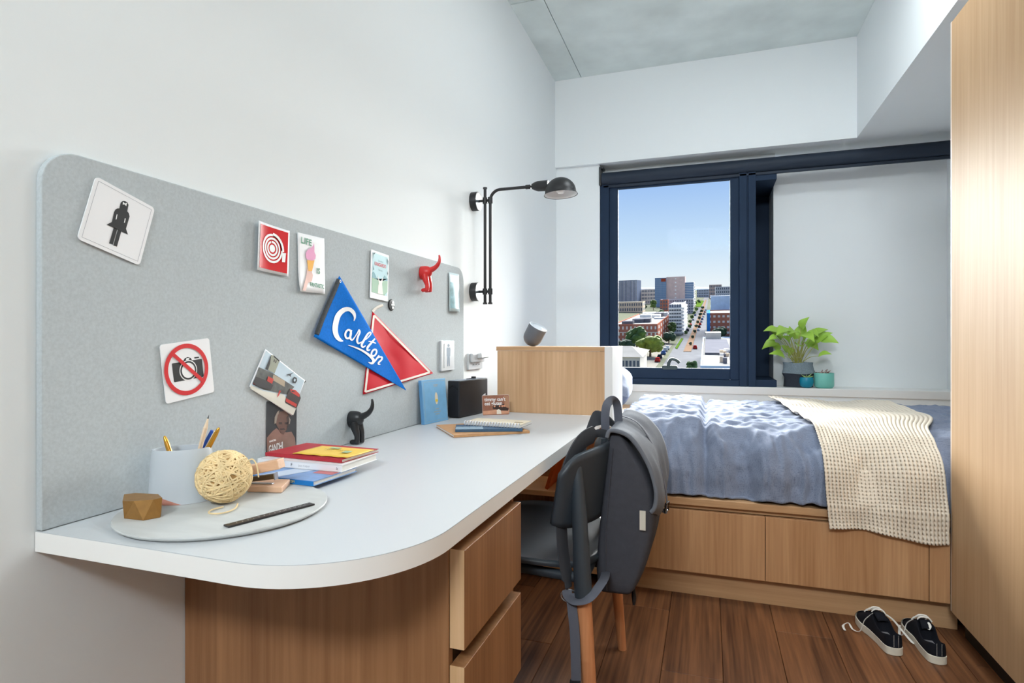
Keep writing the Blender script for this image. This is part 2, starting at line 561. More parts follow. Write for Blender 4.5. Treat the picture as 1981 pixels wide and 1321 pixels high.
# hutch / bookcase between desk and bed
YH = 2.467
XH0, XH1 = -0.912, XD
bk = thing('bedhead_bookcase', 'oak bookcase with white edge panel between desk end and bed', 'bookcase', (-0.65, 2.6, 0))
box('back_panel', (XH0 + .004, YH, DZ - .0), (XH1, YH + .018, 1.0075), OAK, bk, bevel=0.001)
box('top_board', (XH0, YH - .004, 1.0085), (XH1, YH + .30, 1.027), OAKH, bk, bevel=0.001)
box('edge_panel', (XH1 + .0005, YH - .006, DZ - .045), (-0.384, YH + .30, 1.028), mat('white_panel', (240, 240, 240), .45), bk, bevel=0.001)
box('side_panel', (XH1 + .0005, YH - .004, 0.0), (-0.386, YH + .30, DZ - .0455), OAK, bk, bevel=0.001)
box('side_panel', (XL + .002, YH - .004, 0.0), (XL + .02, YH + .30, DZ - .04), OAK, bk, bevel=0.001)
box('rear_board', (XL + .021, YH + .27, 0.0), (XH1, YH + .285, DZ - .04), OAK_SHADED, bk)
sz = ony(1040, 953, YH).z
for z in (sz, 0.06):
    box('shelf', (XL + .0205, YH - .002, z - .011), (XH1 - .0005, YH + .269, z + .011), OAKH, bk, bevel=0.001)

# bed base
OAKB = wood('oak_bed_drawer', (212, 166, 122), (178, 130, 88), 'z', 1.0)  # same oak lightened, light on the bed front put into its colour
bed = thing('bed_base', 'built-in oak bed base with two wide drawers and a plinth', 'bed', (0.2, 3.0, 0))
YF = 2.452
zl = 0.412
XBL = -0.384
g = G(); g.box((XBL, YF + .002, zl - .028), (0.8212, YF + .10, zl)); g.build('platform_edge', OAKH, bed, bevel=0.0015)
g = G(); g.box((XBL, YF + .10, zl - .028), (XR - .002, 4.222, zl)); g.build('platform', OAKH, bed)
box('rail', (XBL, YF + .028, zl - .048), (0.8212, YF + .046, zl - .0285), OAKH, bed)
xs = [XBL + .002, 0.2135, 0.7575, 0.8224]
for i in range(3):
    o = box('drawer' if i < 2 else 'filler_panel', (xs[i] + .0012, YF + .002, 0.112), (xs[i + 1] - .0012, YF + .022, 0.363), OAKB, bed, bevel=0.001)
box('carcass', (XBL + .01, YF + .0465, 0.112), (0.80, YF + .06, zl - .03), OAK_SHADED, bed)
box('plinth', (XBL, 2.511, 0.0), (0.862, 2.53, 0.118), OAKH, bed)
box('rear_ledge', (XBL - .66, 3.86, zl + .001), (XR - .002, 4.222, 0.594), OAKH, bed, bevel=0.002)

# mattress
box('mattress', (XL + .01, 2.78, zl + .001), (XBL - .002, 3.84, 0.62), mat('mattress_white', (225, 225, 225), .8), label='white mattress under the blue duvet behind the oak bookcase', cat='mattress', bevel=.03, seg=4)
bpy.data.objects['mattress'].data.vertices  # (L-shape joined below)
mo = bpy.data.objects['mattress']
V = [(-1.06, 2.79, zl), (XBL, 2.79, zl), (XBL, 2.57, zl), (XR - .02, 2.57, zl), (XR - .02, 3.84, zl), (-1.06, 3.84, zl)]
pts = [(a, b) for a, b, c in V]
bpy.data.objects.remove(mo)
V, F = prismv(pts, zl + .001, 0.60)
new('mattress', V, F, mat('mattress_white', (225, 225, 225), .8), label='white mattress lying on the oak bed base under the blue duvet', cat='mattress', bevel=.03, seg=3)

# wardrobe
XWF = 0.822
wd = thing('wardrobe', 'tall light oak wardrobe with plain doors and black plinth', 'wardrobe', (1.15, 1.4, 0))
YWE = 2.452
seams = [YWE - .006, 1.66, 0.86, 0.06]
for a, b in zip(seams[1:], seams[:-1]):
    box('door', (XWF, a + .0015, 0.088), (XWF + .02, b - .0015, 2.186), OAKW, wd, bevel=0.001)
g = G(); g.box((XWF + .0205, 0.06, 0.088), (XR - .002, YWE - .02, 2.186)); g.build('carcass', OAKW, wd)
box('end_panel', (XWF + .001, YWE - .0055, 0.088), (XR - .002, YWE + .006, 2.19), mat('pale_edge', (224, 206, 190), .4), wd, bevel=.001)
box('plinth', (0.865, 0.06, 0.0), (1.44, YWE, 0.088), mat('black_plinth', (18, 16, 15), .6), wd)

# ------------------------------------------------------------ wall lamp
lm = thing('wall_lamp', 'black swing arm wall lamp with dome shade beside the window', 'lamp', (XL, 3.0, 1.4))
p1 = onx(914, 390, XL); p2 = onx(911, 564, XL)
yl = (p1.y + p2.y) / 2 + .012
za, zb = p1.z, p2.z
DISC = mat('lamp_mount_face', (92, 102, 110), .35, spec=.6)
for z in (za, zb):
    lathe('mount', [(.001, 0), (.045, 0), (.045, .030), (.044, .032), (.001, .032)], frame((XL, yl, z), (0, 1, 0), (0, 0, 1)), BLACKP, lm)
    lathe('mount_face', [(.001, .0321), (.0405, .0321), (.0405, .0330), (.001, .0330)], frame((XL, yl, z), (0, 1, 0), (0, 0, 1)), DISC, lm)
xr1 = ony(938.5, 480, yl).x; xr2 = ony(948.5, 480, yl).x
zt1 = ony(938, 364, yl).z; zbt = ony(938, 587, yl).z
zt2 = ony(948, 385, yl).z
for z in (za, zb):
    tube('cross_arm', [(XL + .03, yl, z), (xr2, yl, z)], .0065, BLACKP, lm)
    for xx in (xr1, xr2):
        tube('clamp', [(xx, yl, z - .014), (xx, yl, z + .014)], .0115, BLACKP, lm, seg=12)
tube('rod', [(xr1, yl, zbt), (xr1, yl, zt1)], .0072, BLACKP, lm, seg=12)
e1 = ony(1022, 361.5, yl)
zarm = e1.z
pa = [(xr2, yl, zbt), (xr2, yl, zarm - .06)] + [(xr2 + .05 - .05 * math.cos(a), yl, zarm - .05 + .05 * math.sin(a)) for a in [PI / 2 * i / 6 for i in range(7)]] + [(e1.x, yl, zarm)]
tube('arm', pa, .0072, BLACKP, lm, seg=12)
for xx in (xr1, xr2):
    tube('end_cap', [(xx, yl, zbt - .004), (xx, yl, zbt + .004)], .011, BLACKP, lm)
tube('end_cap', [(xr1, yl, zt1 - .004), (xr1, yl, zt1 + .003)], .0105, BLACKP, lm)
xs0 = ony(1029, 361, yl).x; xs1 = ony(1056, 361, yl).x; xsc = ony(1085, 360, yl).x
tube('knuckle', [(e1.x - .012, yl, zarm), (e1.x + .012, yl, zarm)], .0105, BLACKP, lm)
tube('joint', [(e1.x + .01, yl, zarm), (xs0 + .006, yl, zarm)], .005, BLACKP, lm)
rs = (ony(1117, 378, yl).x - ony(1053, 378, yl).x) / 2
zr = ony(1085, 377, yl).z
tube('neck', [(xs0, yl, zarm), (xs0 + .012, yl, zarm), (xs0 + .03, yl, zarm - .001), (xs1 + .012, yl, zarm - .002)], [.012, .018, .024, .025], BLACKP, lm, seg=16)
prof = [(.001, rs * 1.02)] + [(rs * .93 * math.sin(a), rs * .12 + rs * .90 * math.cos(a)) for a in [PI / 2 * i / 12 for i in range(1, 13)]] + [(rs * .94, .006), (rs, .0)]
prof_in = [(rs - .003, .001), (rs * .91, .006)] + [(rs * .90 * math.sin(a), rs * .11 + rs * .87 * math.cos(a)) for a in [PI / 2 * (12 - i) / 12 for i in range(0, 12)]] + [(.001, rs * .98)]
Mx = Matrix.Translation((xsc, yl, zr)) @ Matrix.Rotation(math.radians(-3), 4, 'Y')
def open_lathe(name, prof, M, m, parent, seg=36):
    V, F = lathev(prof, seg, M); return new(name, V, F[:-2], m, parent, smooth=50)
shd = open_lathe('shade', prof, Mx, BLACKP, lm)
open_lathe('shade_lining', prof_in, Mx, mat('white_enamel', (238, 240, 242), .3), shd)
lathe('bulb', [(.001, -.022), (.014, -.02), (.024, -.008), (.026, .004), (.02, .018), (.013, .03), (.013, .045), (.001, .046)], Mx @ Matrix.Translation((0, 0, .028)), mat('bulb_glass', (245, 245, 242), .25), shd, seg=18)

# ------------------------------------------------------------ chair
ch = thing('desk_chair', 'dark grey plastic shell chair with tapered beech legs at the desk', 'chair', (-0.52, 1.7, 0))
SHELL = mat('chair_plastic', (52, 60, 68), .42, spec=.5)
BEECH = wood('beech_leg', (214, 150, 104), (188, 120, 78), 'z', 1.5, rough=.4)
cy = 1.725
# seat: dished pad
nu, nv = 22, 20
V = []
for j in range(nv):
    for i in range(nu):
        a = i / (nu - 1) * 2 - 1; b = j / (nv - 1) * 2 - 1
        # squircle
        xx = a * math.sqrt(1 - .38 * b * b); yy = b * math.sqrt(1 - .38 * a * a)
        px = -0.545 + xx * .265; py = cy + yy * .268
        pz = .452 + .028 * (yy ** 4) * (.3 + .7 * (xx > -9)) - .012 * (1 - yy * yy) - (.02 * max(0, -xx - .55) / .45) + .03 * max(0, xx - .45) ** 2
        V.append((px, py, pz))
new('seat', V, gridf(nu, nv), SHELL, ch, smooth=180, solid=.016, out=(0, 0, 1))
# backrest: curved shell
nu, nv = 30, 12
V = []
for j in range(nv):
    t = j / (nv - 1)
    for i in range(nu):
        a = i / (nu - 1) * 2 - 1
        half = .262
        py = cy + a * half * (1 - .06 * (1 - t))
        wrap = .10 * abs(a) ** 3
        px = -0.288 - wrap + .026 * (t - .3)
        top = .765 - .026 * abs(a) ** 4 - .02 * (1 - abs(a) ** 2) * 0
        bot = .555 - .004 * abs(a) ** 6 - .03 * (1 - a * a) * 0
        if abs(a) > .82:
            q = ((abs(a) - .82) / .18) ** 2
            top -= .034 * q; bot += .018 * q
        V.append((px, py, bot + (top - bot) * t))
new('backrest', V, gridf(nu, nv), SHELL, ch, smooth=180, solid=.014, out=(-1, 0, 0))
for sgn, (ft, kn, tp) in ((-1, ((-.272, 1.455, 0), (-.306, 1.478, .385), (-.330, 1.512, .725))), (1, ((-.276, 1.985, 0), (-.306, 1.962, .385), (-.330, 1.938, .725)))):
    ft, kn, tp = Vector(ft), Vector(kn), Vector(tp)
    lg = tube('leg', [ft, ft + (kn - ft) * .5, kn], [.0145, .018, .0215], BEECH, ch, seg=16)
    lathe('glide', [(.001, 0), (.012, 0), (.012, .004), (.001, .004)], Matrix.Translation(ft), BLACKM, lg, seg=12)
    pth = smooth_path([kn - (kn - ft) * .02, kn + (tp - kn) * .35, kn + (tp - kn) * .7, tp], 5)
    tube('leg_sleeve', pth, [.0235 - .0105 * (i / (len(pth) - 1)) ** 2 for i in range(len(pth))], SHELL, ch, seg=16)
for yy, fy in ((1.53, 1.50), (1.92, 1.95)):
    a, b = Vector((-.755, fy, 0)), Vector((-.725, yy, .40))
    tube('leg', [a, (a + b) / 2, b], [.0145, .018, .0205], BEECH, ch, seg=16)
    tube('leg_sleeve', [b - Vector((0, 0, .01)), b + Vector((.004, 0, .035))], [.023, .021], SHELL, ch, seg=16)
g = G()
V, F = tubev([(-.73, 1.54, .425), (-.31, 1.50, .425)], .014, 8); g.add(V, F)
V, F = tubev([(-.73, 1.91, .425), (-.31, 1.95, .425)], .014, 8); g.add(V, F)
V, F = tubev([(-.314, 1.50, .42), (-.314, 1.95, .42)], .014, 8); g.add(V, F)
g.build('under_frame', SHELL, ch, smooth=50)

# ------------------------------------------------------------ backpack
bp = thing('backpack', 'charcoal canvas roll-top backpack hanging from the chair back', 'backpack', (-.2, 1.78, .33))
CANV = mat('charcoal_canvas', (72, 73, 80), .9, spec=.15, var=(60, .06), bump=(900, .35))
CANL = mat('grey_canvas_lining', (112, 116, 124), .9, spec=.15, bump=(900, .3))
WEB = mat('grey_webbing', (96, 99, 110), .8, spec=.2, bump=(700, .5))
y0b, y1b = 1.615, 1.94
lev = [(.337, -.292, -.205, .012), (.345, -.297, -.196, .004), (.40, -.302, -.168, 0), (.47, -.300, -.148, -.002), (.55, -.292, -.136, -.002), (.63, -.284, -.140, 0), (.70, -.276, -.165, .004), (.75, -.270, -.200, .008), (.785, -.266, -.225, .012), (.80, -.262, -.236, .02)]
nr = 44
V = []
for (z, xa_, xb_, ins) in lev:
    ya_, yb_ = y0b + ins, y1b - ins
    cx, cyy = (xa_ + xb_) / 2, (ya_ + yb_) / 2
    for q in range(nr):
        a = 2 * PI * q / nr + .02
        ca, sa = math.cos(a), math.sin(a)
        e = .28
        px = cx + (xb_ - xa_) / 2 * math.copysign(abs(ca) ** e, ca)
        py = cyy + (yb_ - ya_) / 2 * math.copysign(abs(sa) ** e, sa)
        w = .004 * mn.noise(Vector((px * 14, py * 14, z * 9))) + .006 * mn.noise(Vector((px * 5, py * 5, z * 7 + 3)))
        V.append((px + w, py + w * .7, z + w * .5))
F = []
for i in range(len(lev) - 1):
    for q in range(nr):
        F.append((i * nr + q, i * nr + (q + 1) % nr, (i + 1) * nr + (q + 1) % nr, (i + 1) * nr + q))
F.append(tuple(range(nr))); F.append(tuple((len(lev) - 1) * nr + q for q in range(nr)))
new('body', V, F, CANV, bp, smooth=75, sub=1)
for yy in (y0b + .002, y1b - .002):
    pass
tube('seam', smooth_path([(-.268, y0b - .001, .352), (-.270, y0b - .0035, .5), (-.262, y0b - .0025, .62), (-.252, y0b + .004, .75)], 6), .0022, CANV, bp, seg=6)
# rolled flap falling over the front
prof = [(-.272, .782), (-.262, .803), (-.235, .806), (-.195, .790), (-.158, .752), (-.132, .70), (-.118, .64), (-.120, .598), (-.130, .580)]
pp = smooth_path([(a, 0, b) for a, b in prof], 5)
nv = 26
V = []
for j in range(nv):
    t = j / (nv - 1)
    yy = (y0b - .006) + (y1b - y0b + .012) * t
    for i, p in enumerate(pp):
        s = i / (len(pp) - 1)
        w = .010 * mn.noise(Vector((p.x * 12, yy * 9, p.z * 10))) * s + .006 * mn.noise(Vector((s * 3, yy * 22, 1.7))) * s
        droop = .03 * s * (1 - abs(2 * t - 1)) + .012 * math.sin(t * 5) * s
        pinch = -.014 * math.exp(-((t - .0) / .12) ** 2) * s
        V.append((p.x + w + pinch, yy + .012 * s * (0.5 - t), p.z + w + .018 * t * (1 - s) - droop))
new('flap', V, gridf(len(pp), nv), CANL, bp, smooth=180, solid=.010, out=(1, 0, 1))
# closing strap and buckle
tube('closing_strap', smooth_path([(-.262, 1.80, .822), (-.20, 1.79, .800), (-.150, 1.775, .725), (-.122, 1.765, .63), (-.114, 1.758, .578), (-.118, 1.755, .552), (-.136, 1.75, .556)], 6), .0125, WEB, bp, seg=8, flat=((1, 0, .6), .14))
g = G()
V, F = tubev([(-.116, 1.742, .574), (-.109, 1.776, .574), (-.112, 1.780, .548), (-.119, 1.744, .548), (-.116, 1.742, .574)], .0028, 6); g.add(V, F)
g.build('buckle', mat('dark_chrome', (70, 74, 78), .25, metal=.8), bp, smooth=50)
box('label_tag', (-.176, y0b - .012, .535), (-.160, y0b - .009, .588), mat('tag_cream', (214, 208, 194), .7), bp)
# haul loop
tube('haul_loop', smooth_path([(-.284, 1.700, .775), (-.286, 1.695, .82), (-.282, 1.70, .862), (-.270, 1.735, .875), (-.262, 1.77, .855), (-.258, 1.775, .80), (-.258, 1.775, .765)], 6), .0125, WEB, bp, seg=8, flat=((0, 1, 0), .16))
# shoulder straps over the chair back
STRAP = mat('padded_strap', (56, 58, 64), .85, bump=(700, .3))
tube('shoulder_strap', smooth_path([(-.272, 1.69, .775), (-.30, 1.66, .785), (-.335, 1.58, .768), (-.362, 1.53, .70), (-.372, 1.512, .60), (-.365, 1.495, .50), (-.350, 1.482, .435), (-.345, 1.478, .405)], 6), [.012] * 8 + [.026] * 30 + [.016] * 5, STRAP, bp, seg=10, flat=((1, -.35, 0), .22))
tube('shoulder_strap', smooth_path([(-.272, 1.84, .775), (-.31, 1.86, .80), (-.355, 1.88, .79), (-.39, 1.90, .70), (-.395, 1.91, .60), (-.38, 1.91, .50)], 6), .026, STRAP, bp, seg=10, flat=((1, .3, .3), .22))
RING = mat('steel_ring', (190, 192, 196), .25, metal=.9)
rc0 = Vector((-.344, 1.474, .392))
tube('ring', [rc0 + Vector((.020 * math.cos(a), .004 * math.cos(a), .016 * math.sin(a) - .006)) for a in [2 * PI * i / 16 for i in range(17)]], .0024, RING, bp, seg=6)
tube('webbing', smooth_path([(-.348, 1.472, .40), (-.342, 1.460, .390), (-.318, 1.446, .385), (-.285, 1.452, .397), (-.262, 1.52, .418), (-.27, 1.61, .405)], 6), .0125, WEB, bp, seg=8, flat=((0, -.3, 1), .16))
tube('webbing', smooth_path([(-.338, 1.468, .395), (-.330, 1.455, .36), (-.322, 1.448, .30), (-.318, 1.445, .20), (-.318, 1.444, .12), (-.319, 1.444, .05)], 6), .0125, WEB, bp, seg=8, flat=((.25, -1, 0), .16))
box('slider', (-.334, 1.4405, .168), (-.306, 1.4485, .186), BLACKM, bp, bevel=.002)
tube('zip_pull', [(-.205, 1.70, .345), (-.203, 1.70, .31), (-.203, 1.70, .285)], [.004, .007, .004], BLACKM, bp, seg=8)
# ============================================================ THINGS ON THE PINBOARD
def W(u, v, d=0.0):
    p = onx(u, v, XB + .0002 + d)
    return p
class Sheet:
    """flat card pinned to the board; built from its four corners on the board plane, local x right, y up, z out"""
    def __init__(s, name, tl, tr, br, bl, label, cat, m=PAPER, radius=.003, thick=.0012, d=.0006, curl=None, group=None):
        P = [W(*q) for q in (tl, tr, br, bl)]
        c = sum(P, Vector()) / 4
        ex = (P[1] - P[0]) + (P[2] - P[3]); ey = (P[0] - P[3]) + (P[1] - P[2])
        s.w, s.h = ex.length / 2, ey.length / 2
        # rectangle: keep the mean of the two directions
        ax = math.atan2(ex.z, ex.y); ay = math.atan2(-ey.y, ey.z)
        a = (ax + ay) / 2
        s.M = frame((c.x + d, c.y, c.z), (0, math.cos(a), math.sin(a)), (0, -math.sin(a), math.cos(a)))
        s.curl = curl
        s.t = thick
        s.root = thing(name, label, cat, (c.x + d, c.y, c.z - s.h / 2), group)
        nx, ny = (2, 2) if not curl else (14, 10)
        if curl:
            V = [s.pt(-s.w / 2 + s.w * i / (nx - 1), -s.h / 2 + s.h * j / (ny - 1), 0) for j in range(ny) for i in range(nx)]
            new('card', V, gridf(nx, ny), m, s.root, smooth=180, solid=.0006, out=(1, 0, 0))
        else:
            V, F = prismv(rrect(s.w, s.h, radius), 0, thick, s.M)
            new('card', V, F, m, s.root)
        s.layer = 0
    def pt(s, x, y, z):
        if s.curl:
            z = z + s.curl(x / s.w * 2, y / s.h * 2)
        return s.M @ Vector((x, y, z))
    def z(s):
        s.layer += 1
        return (s.t if not s.curl else 0.0008) + .00025 * s.layer
    def poly(s, name, polys, m, parent=None):
        """polys in half-size units (-1..1)"""
        z = s.z()
        for p in polys:
            o = new(name, [s.pt(a * s.w / 2, b * s.h / 2, z) for a, b in p], [tuple(range(len(p)))], m, parent or s.root)
        return o
    def grid(s, name, x0, y0, x1, y1, m, nx=12, ny=8):
        z = s.z()
        V = [s.pt((x0 + (x1 - x0) * i / (nx - 1)) * s.w / 2, (y0 + (y1 - y0) * j / (ny - 1)) * s.h / 2, z) for j in range(ny) for i in range(nx)]
        return new(name, V, gridf(nx, ny), m, s.root, smooth=180)
    def ring(s, name, cx, cy, r0, r1, m, a0=0, a1=360, n=40, ay=1.0):
        """radii in units of half width"""
        z = s.z(); V = []; F = []
        for i in range(n + 1):
            a = math.radians(a0 + (a1 - a0) * i / n)
            for r in (r0, r1):
                V.append(s.pt(cx * s.w / 2 + r * s.w / 2 * math.cos(a), cy * s.h / 2 + r * s.w / 2 * ay * math.sin(a), z))
        F = [(2 * i, 2 * i + 1, 2 * i + 3, 2 * i + 2) for i in range(n)]
        return new(name, V, F, m, s.root)
    def text(s, body, x, y, size, m, sx=1.0, bold=0.0, rot=0, align='CENTER', spacing=1.0):
        M = s.M @ Matrix.Translation((x * s.w / 2, y * s.h / 2, s.z() + (s.curl(x, y) if s.curl else 0))) @ Matrix.Rotation(math.radians(rot), 4, 'Z')
        return text_mesh(body, size * s.h, M, m, s.root, align=align, sx=sx, bold=bold * s.h, spacing=spacing)
def inv(sh, zoom, region, pts):
    """photograph points -> card units"""
    out = []
    k = (region[2] - region[0]) / zoom
    Mi = sh.M.inverted()
    for X, Y in pts:
        p = Mi @ onx(region[0] + X * k, region[1] + Y * k, sh.M.translation.x)
        out.append((p.x / sh.w * 2, p.y / sh.h * 2))
    return out

# woman pictogram sign
s = Sheet('restroom_sign', (183, 343), (300, 402), (266, 513), (147, 462), 'white square sign with black woman in a short flared dress', 'sign', radius=.008, thick=.0025)
o, i_ = .90, .893
s.poly('border_line', [[(-o, o), (o, o), (o, i_), (-o, i_)], [(-o, -o), (o, -o), (o, -i_), (-o, -i_)], [(-o, -o), (-i_, -o), (-i_, o), (-o, o)], [(o, -o), (i_, -o), (i_, o), (o, o)]], mat('grey_ink', (110, 112, 130), .5))
rg = [140, 335, 310, 520]
s.poly('figure', [inv(s, 1214, rg, q) for q in (
    [(652, 410), (680, 384), (712, 386), (745, 405), (760, 440), (742, 528), (765, 555), (775, 600), (725, 768), (753, 850), (458, 712), (530, 675), (560, 540), (578, 505), (600, 490), (633, 488)],
    [(556, 750), (605, 770), (543, 988), (492, 970)], [(612, 780), (660, 805), (600, 1016), (550, 998)])], BLACKINK)
s.poly('bow', [inv(s, 1214, rg, q) for q in ([(683, 392), (706, 420), (738, 412), (728, 458), (704, 432), (678, 436)], [(594, 572), (606, 570), (594, 638), (580, 640)], [(708, 625), (720, 627), (708, 684), (696, 686)])], WHITEINK)

# no-camera sign
s = Sheet('no_camera_sign', (307, 667), (402, 654), (414, 759), (320, 780), 'white sign with black camera under a red prohibition ring', 'sign', radius=.006, thick=.002)
rg = [300, 645, 420, 785]
iv = lambda p: inv(s, 1132, rg, p)
s.poly('camera_print', [iv([(300, 545), (440, 525), (500, 500), (530, 450), (580, 430), (635, 445), (662, 488), (830, 462), (842, 475), (872, 770), (860, 790), (345, 890), (330, 880), (292, 560)]), iv([(700, 432), (785, 422), (788, 445), (705, 460)])], BLACKINK)
cc = iv([(592, 672)])[0]
s.ring('lens_print', cc[0], cc[1], .0, .36, WHITEINK)
s.ring('lens_print', cc[0], cc[1], .265, .325, BLACKINK)
s.poly('flash_print', [iv([(540, 470), (560, 448), (598, 445), (610, 462), (590, 482), (552, 484)])], WHITEINK)
cr = iv([(565, 655)])[0]
s.ring('prohibition_ring', cr[0], cr[1], .745, .895, REDP, n=56)
s.poly('prohibition_bar', [iv([(262, 385), (335, 362), (900, 860), (850, 905)])], REDP)

# hose reel sign, left edge curling off the board
s = Sheet('hose_reel_sign', (494, 427), (558, 447), (554, 535), (492, 522), 'curled red and white sign with a white hose reel', 'sign', curl=lambda x, y: .004 + .007 * (max(0, -x - .1)) ** 2 + .004 * max(0, x - .6) ** 2)
s.grid('red_field', -.88, -.88, .90, .90, mat('red_gloss', (214, 36, 40), .16, spec=.6))
for r0, r1, a0, a1 in ((.0, .17, 0, 360), (.24, .33, -250, 100), (.39, .48, -265, 95), (.54, .64, -360, 90)):
    s.ring('reel_print', -.08, .03, r0, r1, WHITEINK, a0, a1, ay=1.0)
s.ring('reel_print', -.08, .0, .60, .72, WHITEINK, 0, 90, 16)
s.poly('reel_print', [[(.53, -.05), (.76, -.02), (.72, -.42), (.52, -.44)]], WHITEINK)

# ice cream postcard
s = Sheet('ice_cream_postcard', (572, 450), (627, 461), (625, 569), (577, 563), 'white postcard of a hand holding a pink ice cream cone', 'postcard', curl=lambda x, y: .003 + .007 * max(0, -y - .1) ** 2 * (1 - x) * .6)
GREEN = mat('green_ink', (38, 128, 92), .5)
rg = [485, 420, 635, 575]
iv = lambda p: inv(s, 1278, rg, p)
s.text('LIFE', -.40, .74, .15, GREEN, rot=-3, spacing=1.1, bold=.004)
s.text('IS', .46, -.22, .135, GREEN, rot=-2, spacing=1.1, bold=.004)
s.text('FANTASTIC', .35, -.74, .095, GREEN, rot=-3, sx=.8, bold=.003)
s.poly('arm_print', [iv([(905, 820), (925, 890), (985, 900), (1000, 960), (985, 1040), (960, 1072), (915, 1080), (855, 1215), (805, 1205), (880, 1000), (895, 940)])], mat('skin_ink', (226, 184, 172), .6))
s.poly('cone_print', [iv([(905, 710), (1028, 710), (985, 895), (925, 890)])], mat('orange_ink', (238, 170, 40), .6))
s.poly('ice_cream_print', [iv([(1018, 430), (1024, 500), (1025, 580), (1048, 630), (1040, 690), (1005, 716), (950, 712), (905, 700), (885, 660), (885, 590), (910, 540), (960, 515), (1000, 480)])], mat('pink_ink', (226, 150, 190), .6))

# kangaroo postcard
s = Sheet('kangaroo_postcard', (716, 482), (749, 495), (748, 583), (713, 576), 'pale blue illustrated kangaroo postcard with red title', 'postcard', thick=.003, d=.003)
s.poly('sky_print', [[(-.88, -.75), (.9, -.78), (.9, .9), (-.88, .9)]], mat('pale_blue_ink', (178, 214, 222), .6))
s.poly('hills_print', [[(-.88, -.2), (-.88, .05), (-.7, .12), (-.35, -.12), (.1, -.25), (.5, .08), (.9, -.02), (.9, -.2)]], mat('blue_green_ink', (108, 160, 170), .6))
s.poly('field_print', [[(-.88, -.75), (-.88, -.15), (0, -.2), (.9, -.12), (.9, -.6), (.55, -.78)]], mat('sage_ink', (140, 178, 150), .6))
s.poly('kangaroo_print', [[(-.22, -.76), (-.2, -.45), (-.12, -.32), (-.3, .05), (-.05, -.2), (.1, -.2), (.38, .02), (.25, -.3), (.3, -.5), (.42, -.76)]], mat('cream_ink', (226, 220, 214), .6))
s.text('KANGAROO', .0, .46, .105, mat('coral_ink', (226, 92, 100), .6), sx=.75, bold=.002)
s.text('Our visit to', .0, .62, .05, mat('teal_ink', (60, 110, 120), .6), sx=.8)
s.text('Dear you', .0, .24, .05, mat('teal_ink', (60, 110, 120), .6), sx=.8)
s.poly('leaf_print', [[(.72, .85), (.88, .75), (.86, .55), (.80, .62)], [(.8, .3), (.88, .2), (.82, .1), (.76, .2)], [(-.85, .88), (-.6, .92), (-.78, .80), (-.8, .62)], [(-.86, .4), (-.72, .2), (-.8, .15)]], mat('dark_teal_ink', (58, 92, 96), .6))

# BLISS card, bowed
s = Sheet('bliss_card', (866, 527), (887, 531), (886, 604), (868, 601), 'bowed pale teal card lettered BLISS', 'postcard', m=mat('bliss_back', (205, 224, 228), .35), curl=lambda x, y: .004 + .012 * (1 - x * x) * (.3 + .7 * (1 - (y + 1) / 2)) + .004 * (y < -.6) * (-.6 - y))
BL = mat('bliss_picture', (150, 188, 196), .3, var=(28, .35))
s.grid('picture', -.9, -.85, .9, .5, BL)
s.text('BLISS', 0, .72, .13, WHITEINK, sx=.75, bold=.003)

# street photograph, turned
s = Sheet('street_photograph', (512, 677), (588, 734), (562, 804), (480, 747), 'tilted postcard photo of a street with tower and red buses', 'photograph', curl=lambda x, y: .002 + .006 * max(0, x - .5) ** 2)
rg = [470, 670, 600, 890]
iv = lambda p: inv(s, 781, rg, p)
s.grid('photo_sky', -.96, -.93, .97, .95, mat('photo_sky', (196, 214, 226), .35, var=(14, .08)))
s.poly('photo_road', [iv([(80, 450), (220, 515), (460, 560), (600, 720), (566, 800), (72, 490)])], mat('photo_road', (214, 211, 200), .4))
s.poly('photo_buildings', [iv([(170, 240), (330, 310), (470, 395), (585, 470), (500, 560), (220, 500), (100, 440)])], mat('photo_buildings', (96, 98, 96), .4, var=(60, .35)))
s.poly('photo_roof', [iv([(340, 325), (475, 400), (470, 470), (330, 390)])], mat('photo_roof', (176, 160, 138), .4))
s.poly('photo_tower', [iv([(312, 100), (345, 105), (412, 165), (352, 315), (300, 285), (245, 262), (290, 175)])], mat('photo_tower', (158, 162, 146), .4))
s.poly('photo_tower_shade', [iv([(312, 100), (300, 200), (275, 275), (245, 262)]), iv([(345, 150), (356, 152), (350, 185), (340, 180)]), iv([(365, 160), (376, 163), (368, 195), (358, 192)]), iv([(345, 105), (412, 165), (405, 178), (340, 120)])], mat('photo_dark', (52, 52, 52), .4))
s.poly('photo_bus', [iv([(525, 490), (640, 560), (650, 600), (600, 720), (480, 660), (470, 640)])], mat('photo_bus', (72, 62, 62), .4))
s.poly('photo_red', [iv([(530, 495), (590, 505), (640, 555), (632, 590), (540, 530)]), iv([(485, 600), (605, 670), (595, 705), (480, 640)]), iv([(112, 390), (180, 420), (160, 470), (100, 430)]), iv([(275, 345), (340, 380), (320, 435), (262, 400)]), iv([(405, 510), (425, 515), (400, 570), (378, 595)])], mat('photo_red', (196, 62, 54), .4))
s.poly('photo_car', [iv([(130, 350), (250, 395), (335, 450), (310, 500), (160, 475), (95, 420)])], mat('photo_car', (64, 62, 64), .4))
s.poly('photo_sign', [iv([(480, 325), (530, 320), (580, 295), (535, 330), (540, 355), (515, 335)]), iv([(555, 385), (575, 350), (605, 365), (610, 400), (590, 430), (560, 425)]), iv([(685, 430), (700, 395), (708, 410)])], mat('photo_dark', (52, 52, 52), .4))
s.poly('photo_sign_hole', [iv([(570, 390), (582, 370), (594, 382), (590, 405), (575, 408)])], mat('photo_sky', (196, 214, 226), .35))

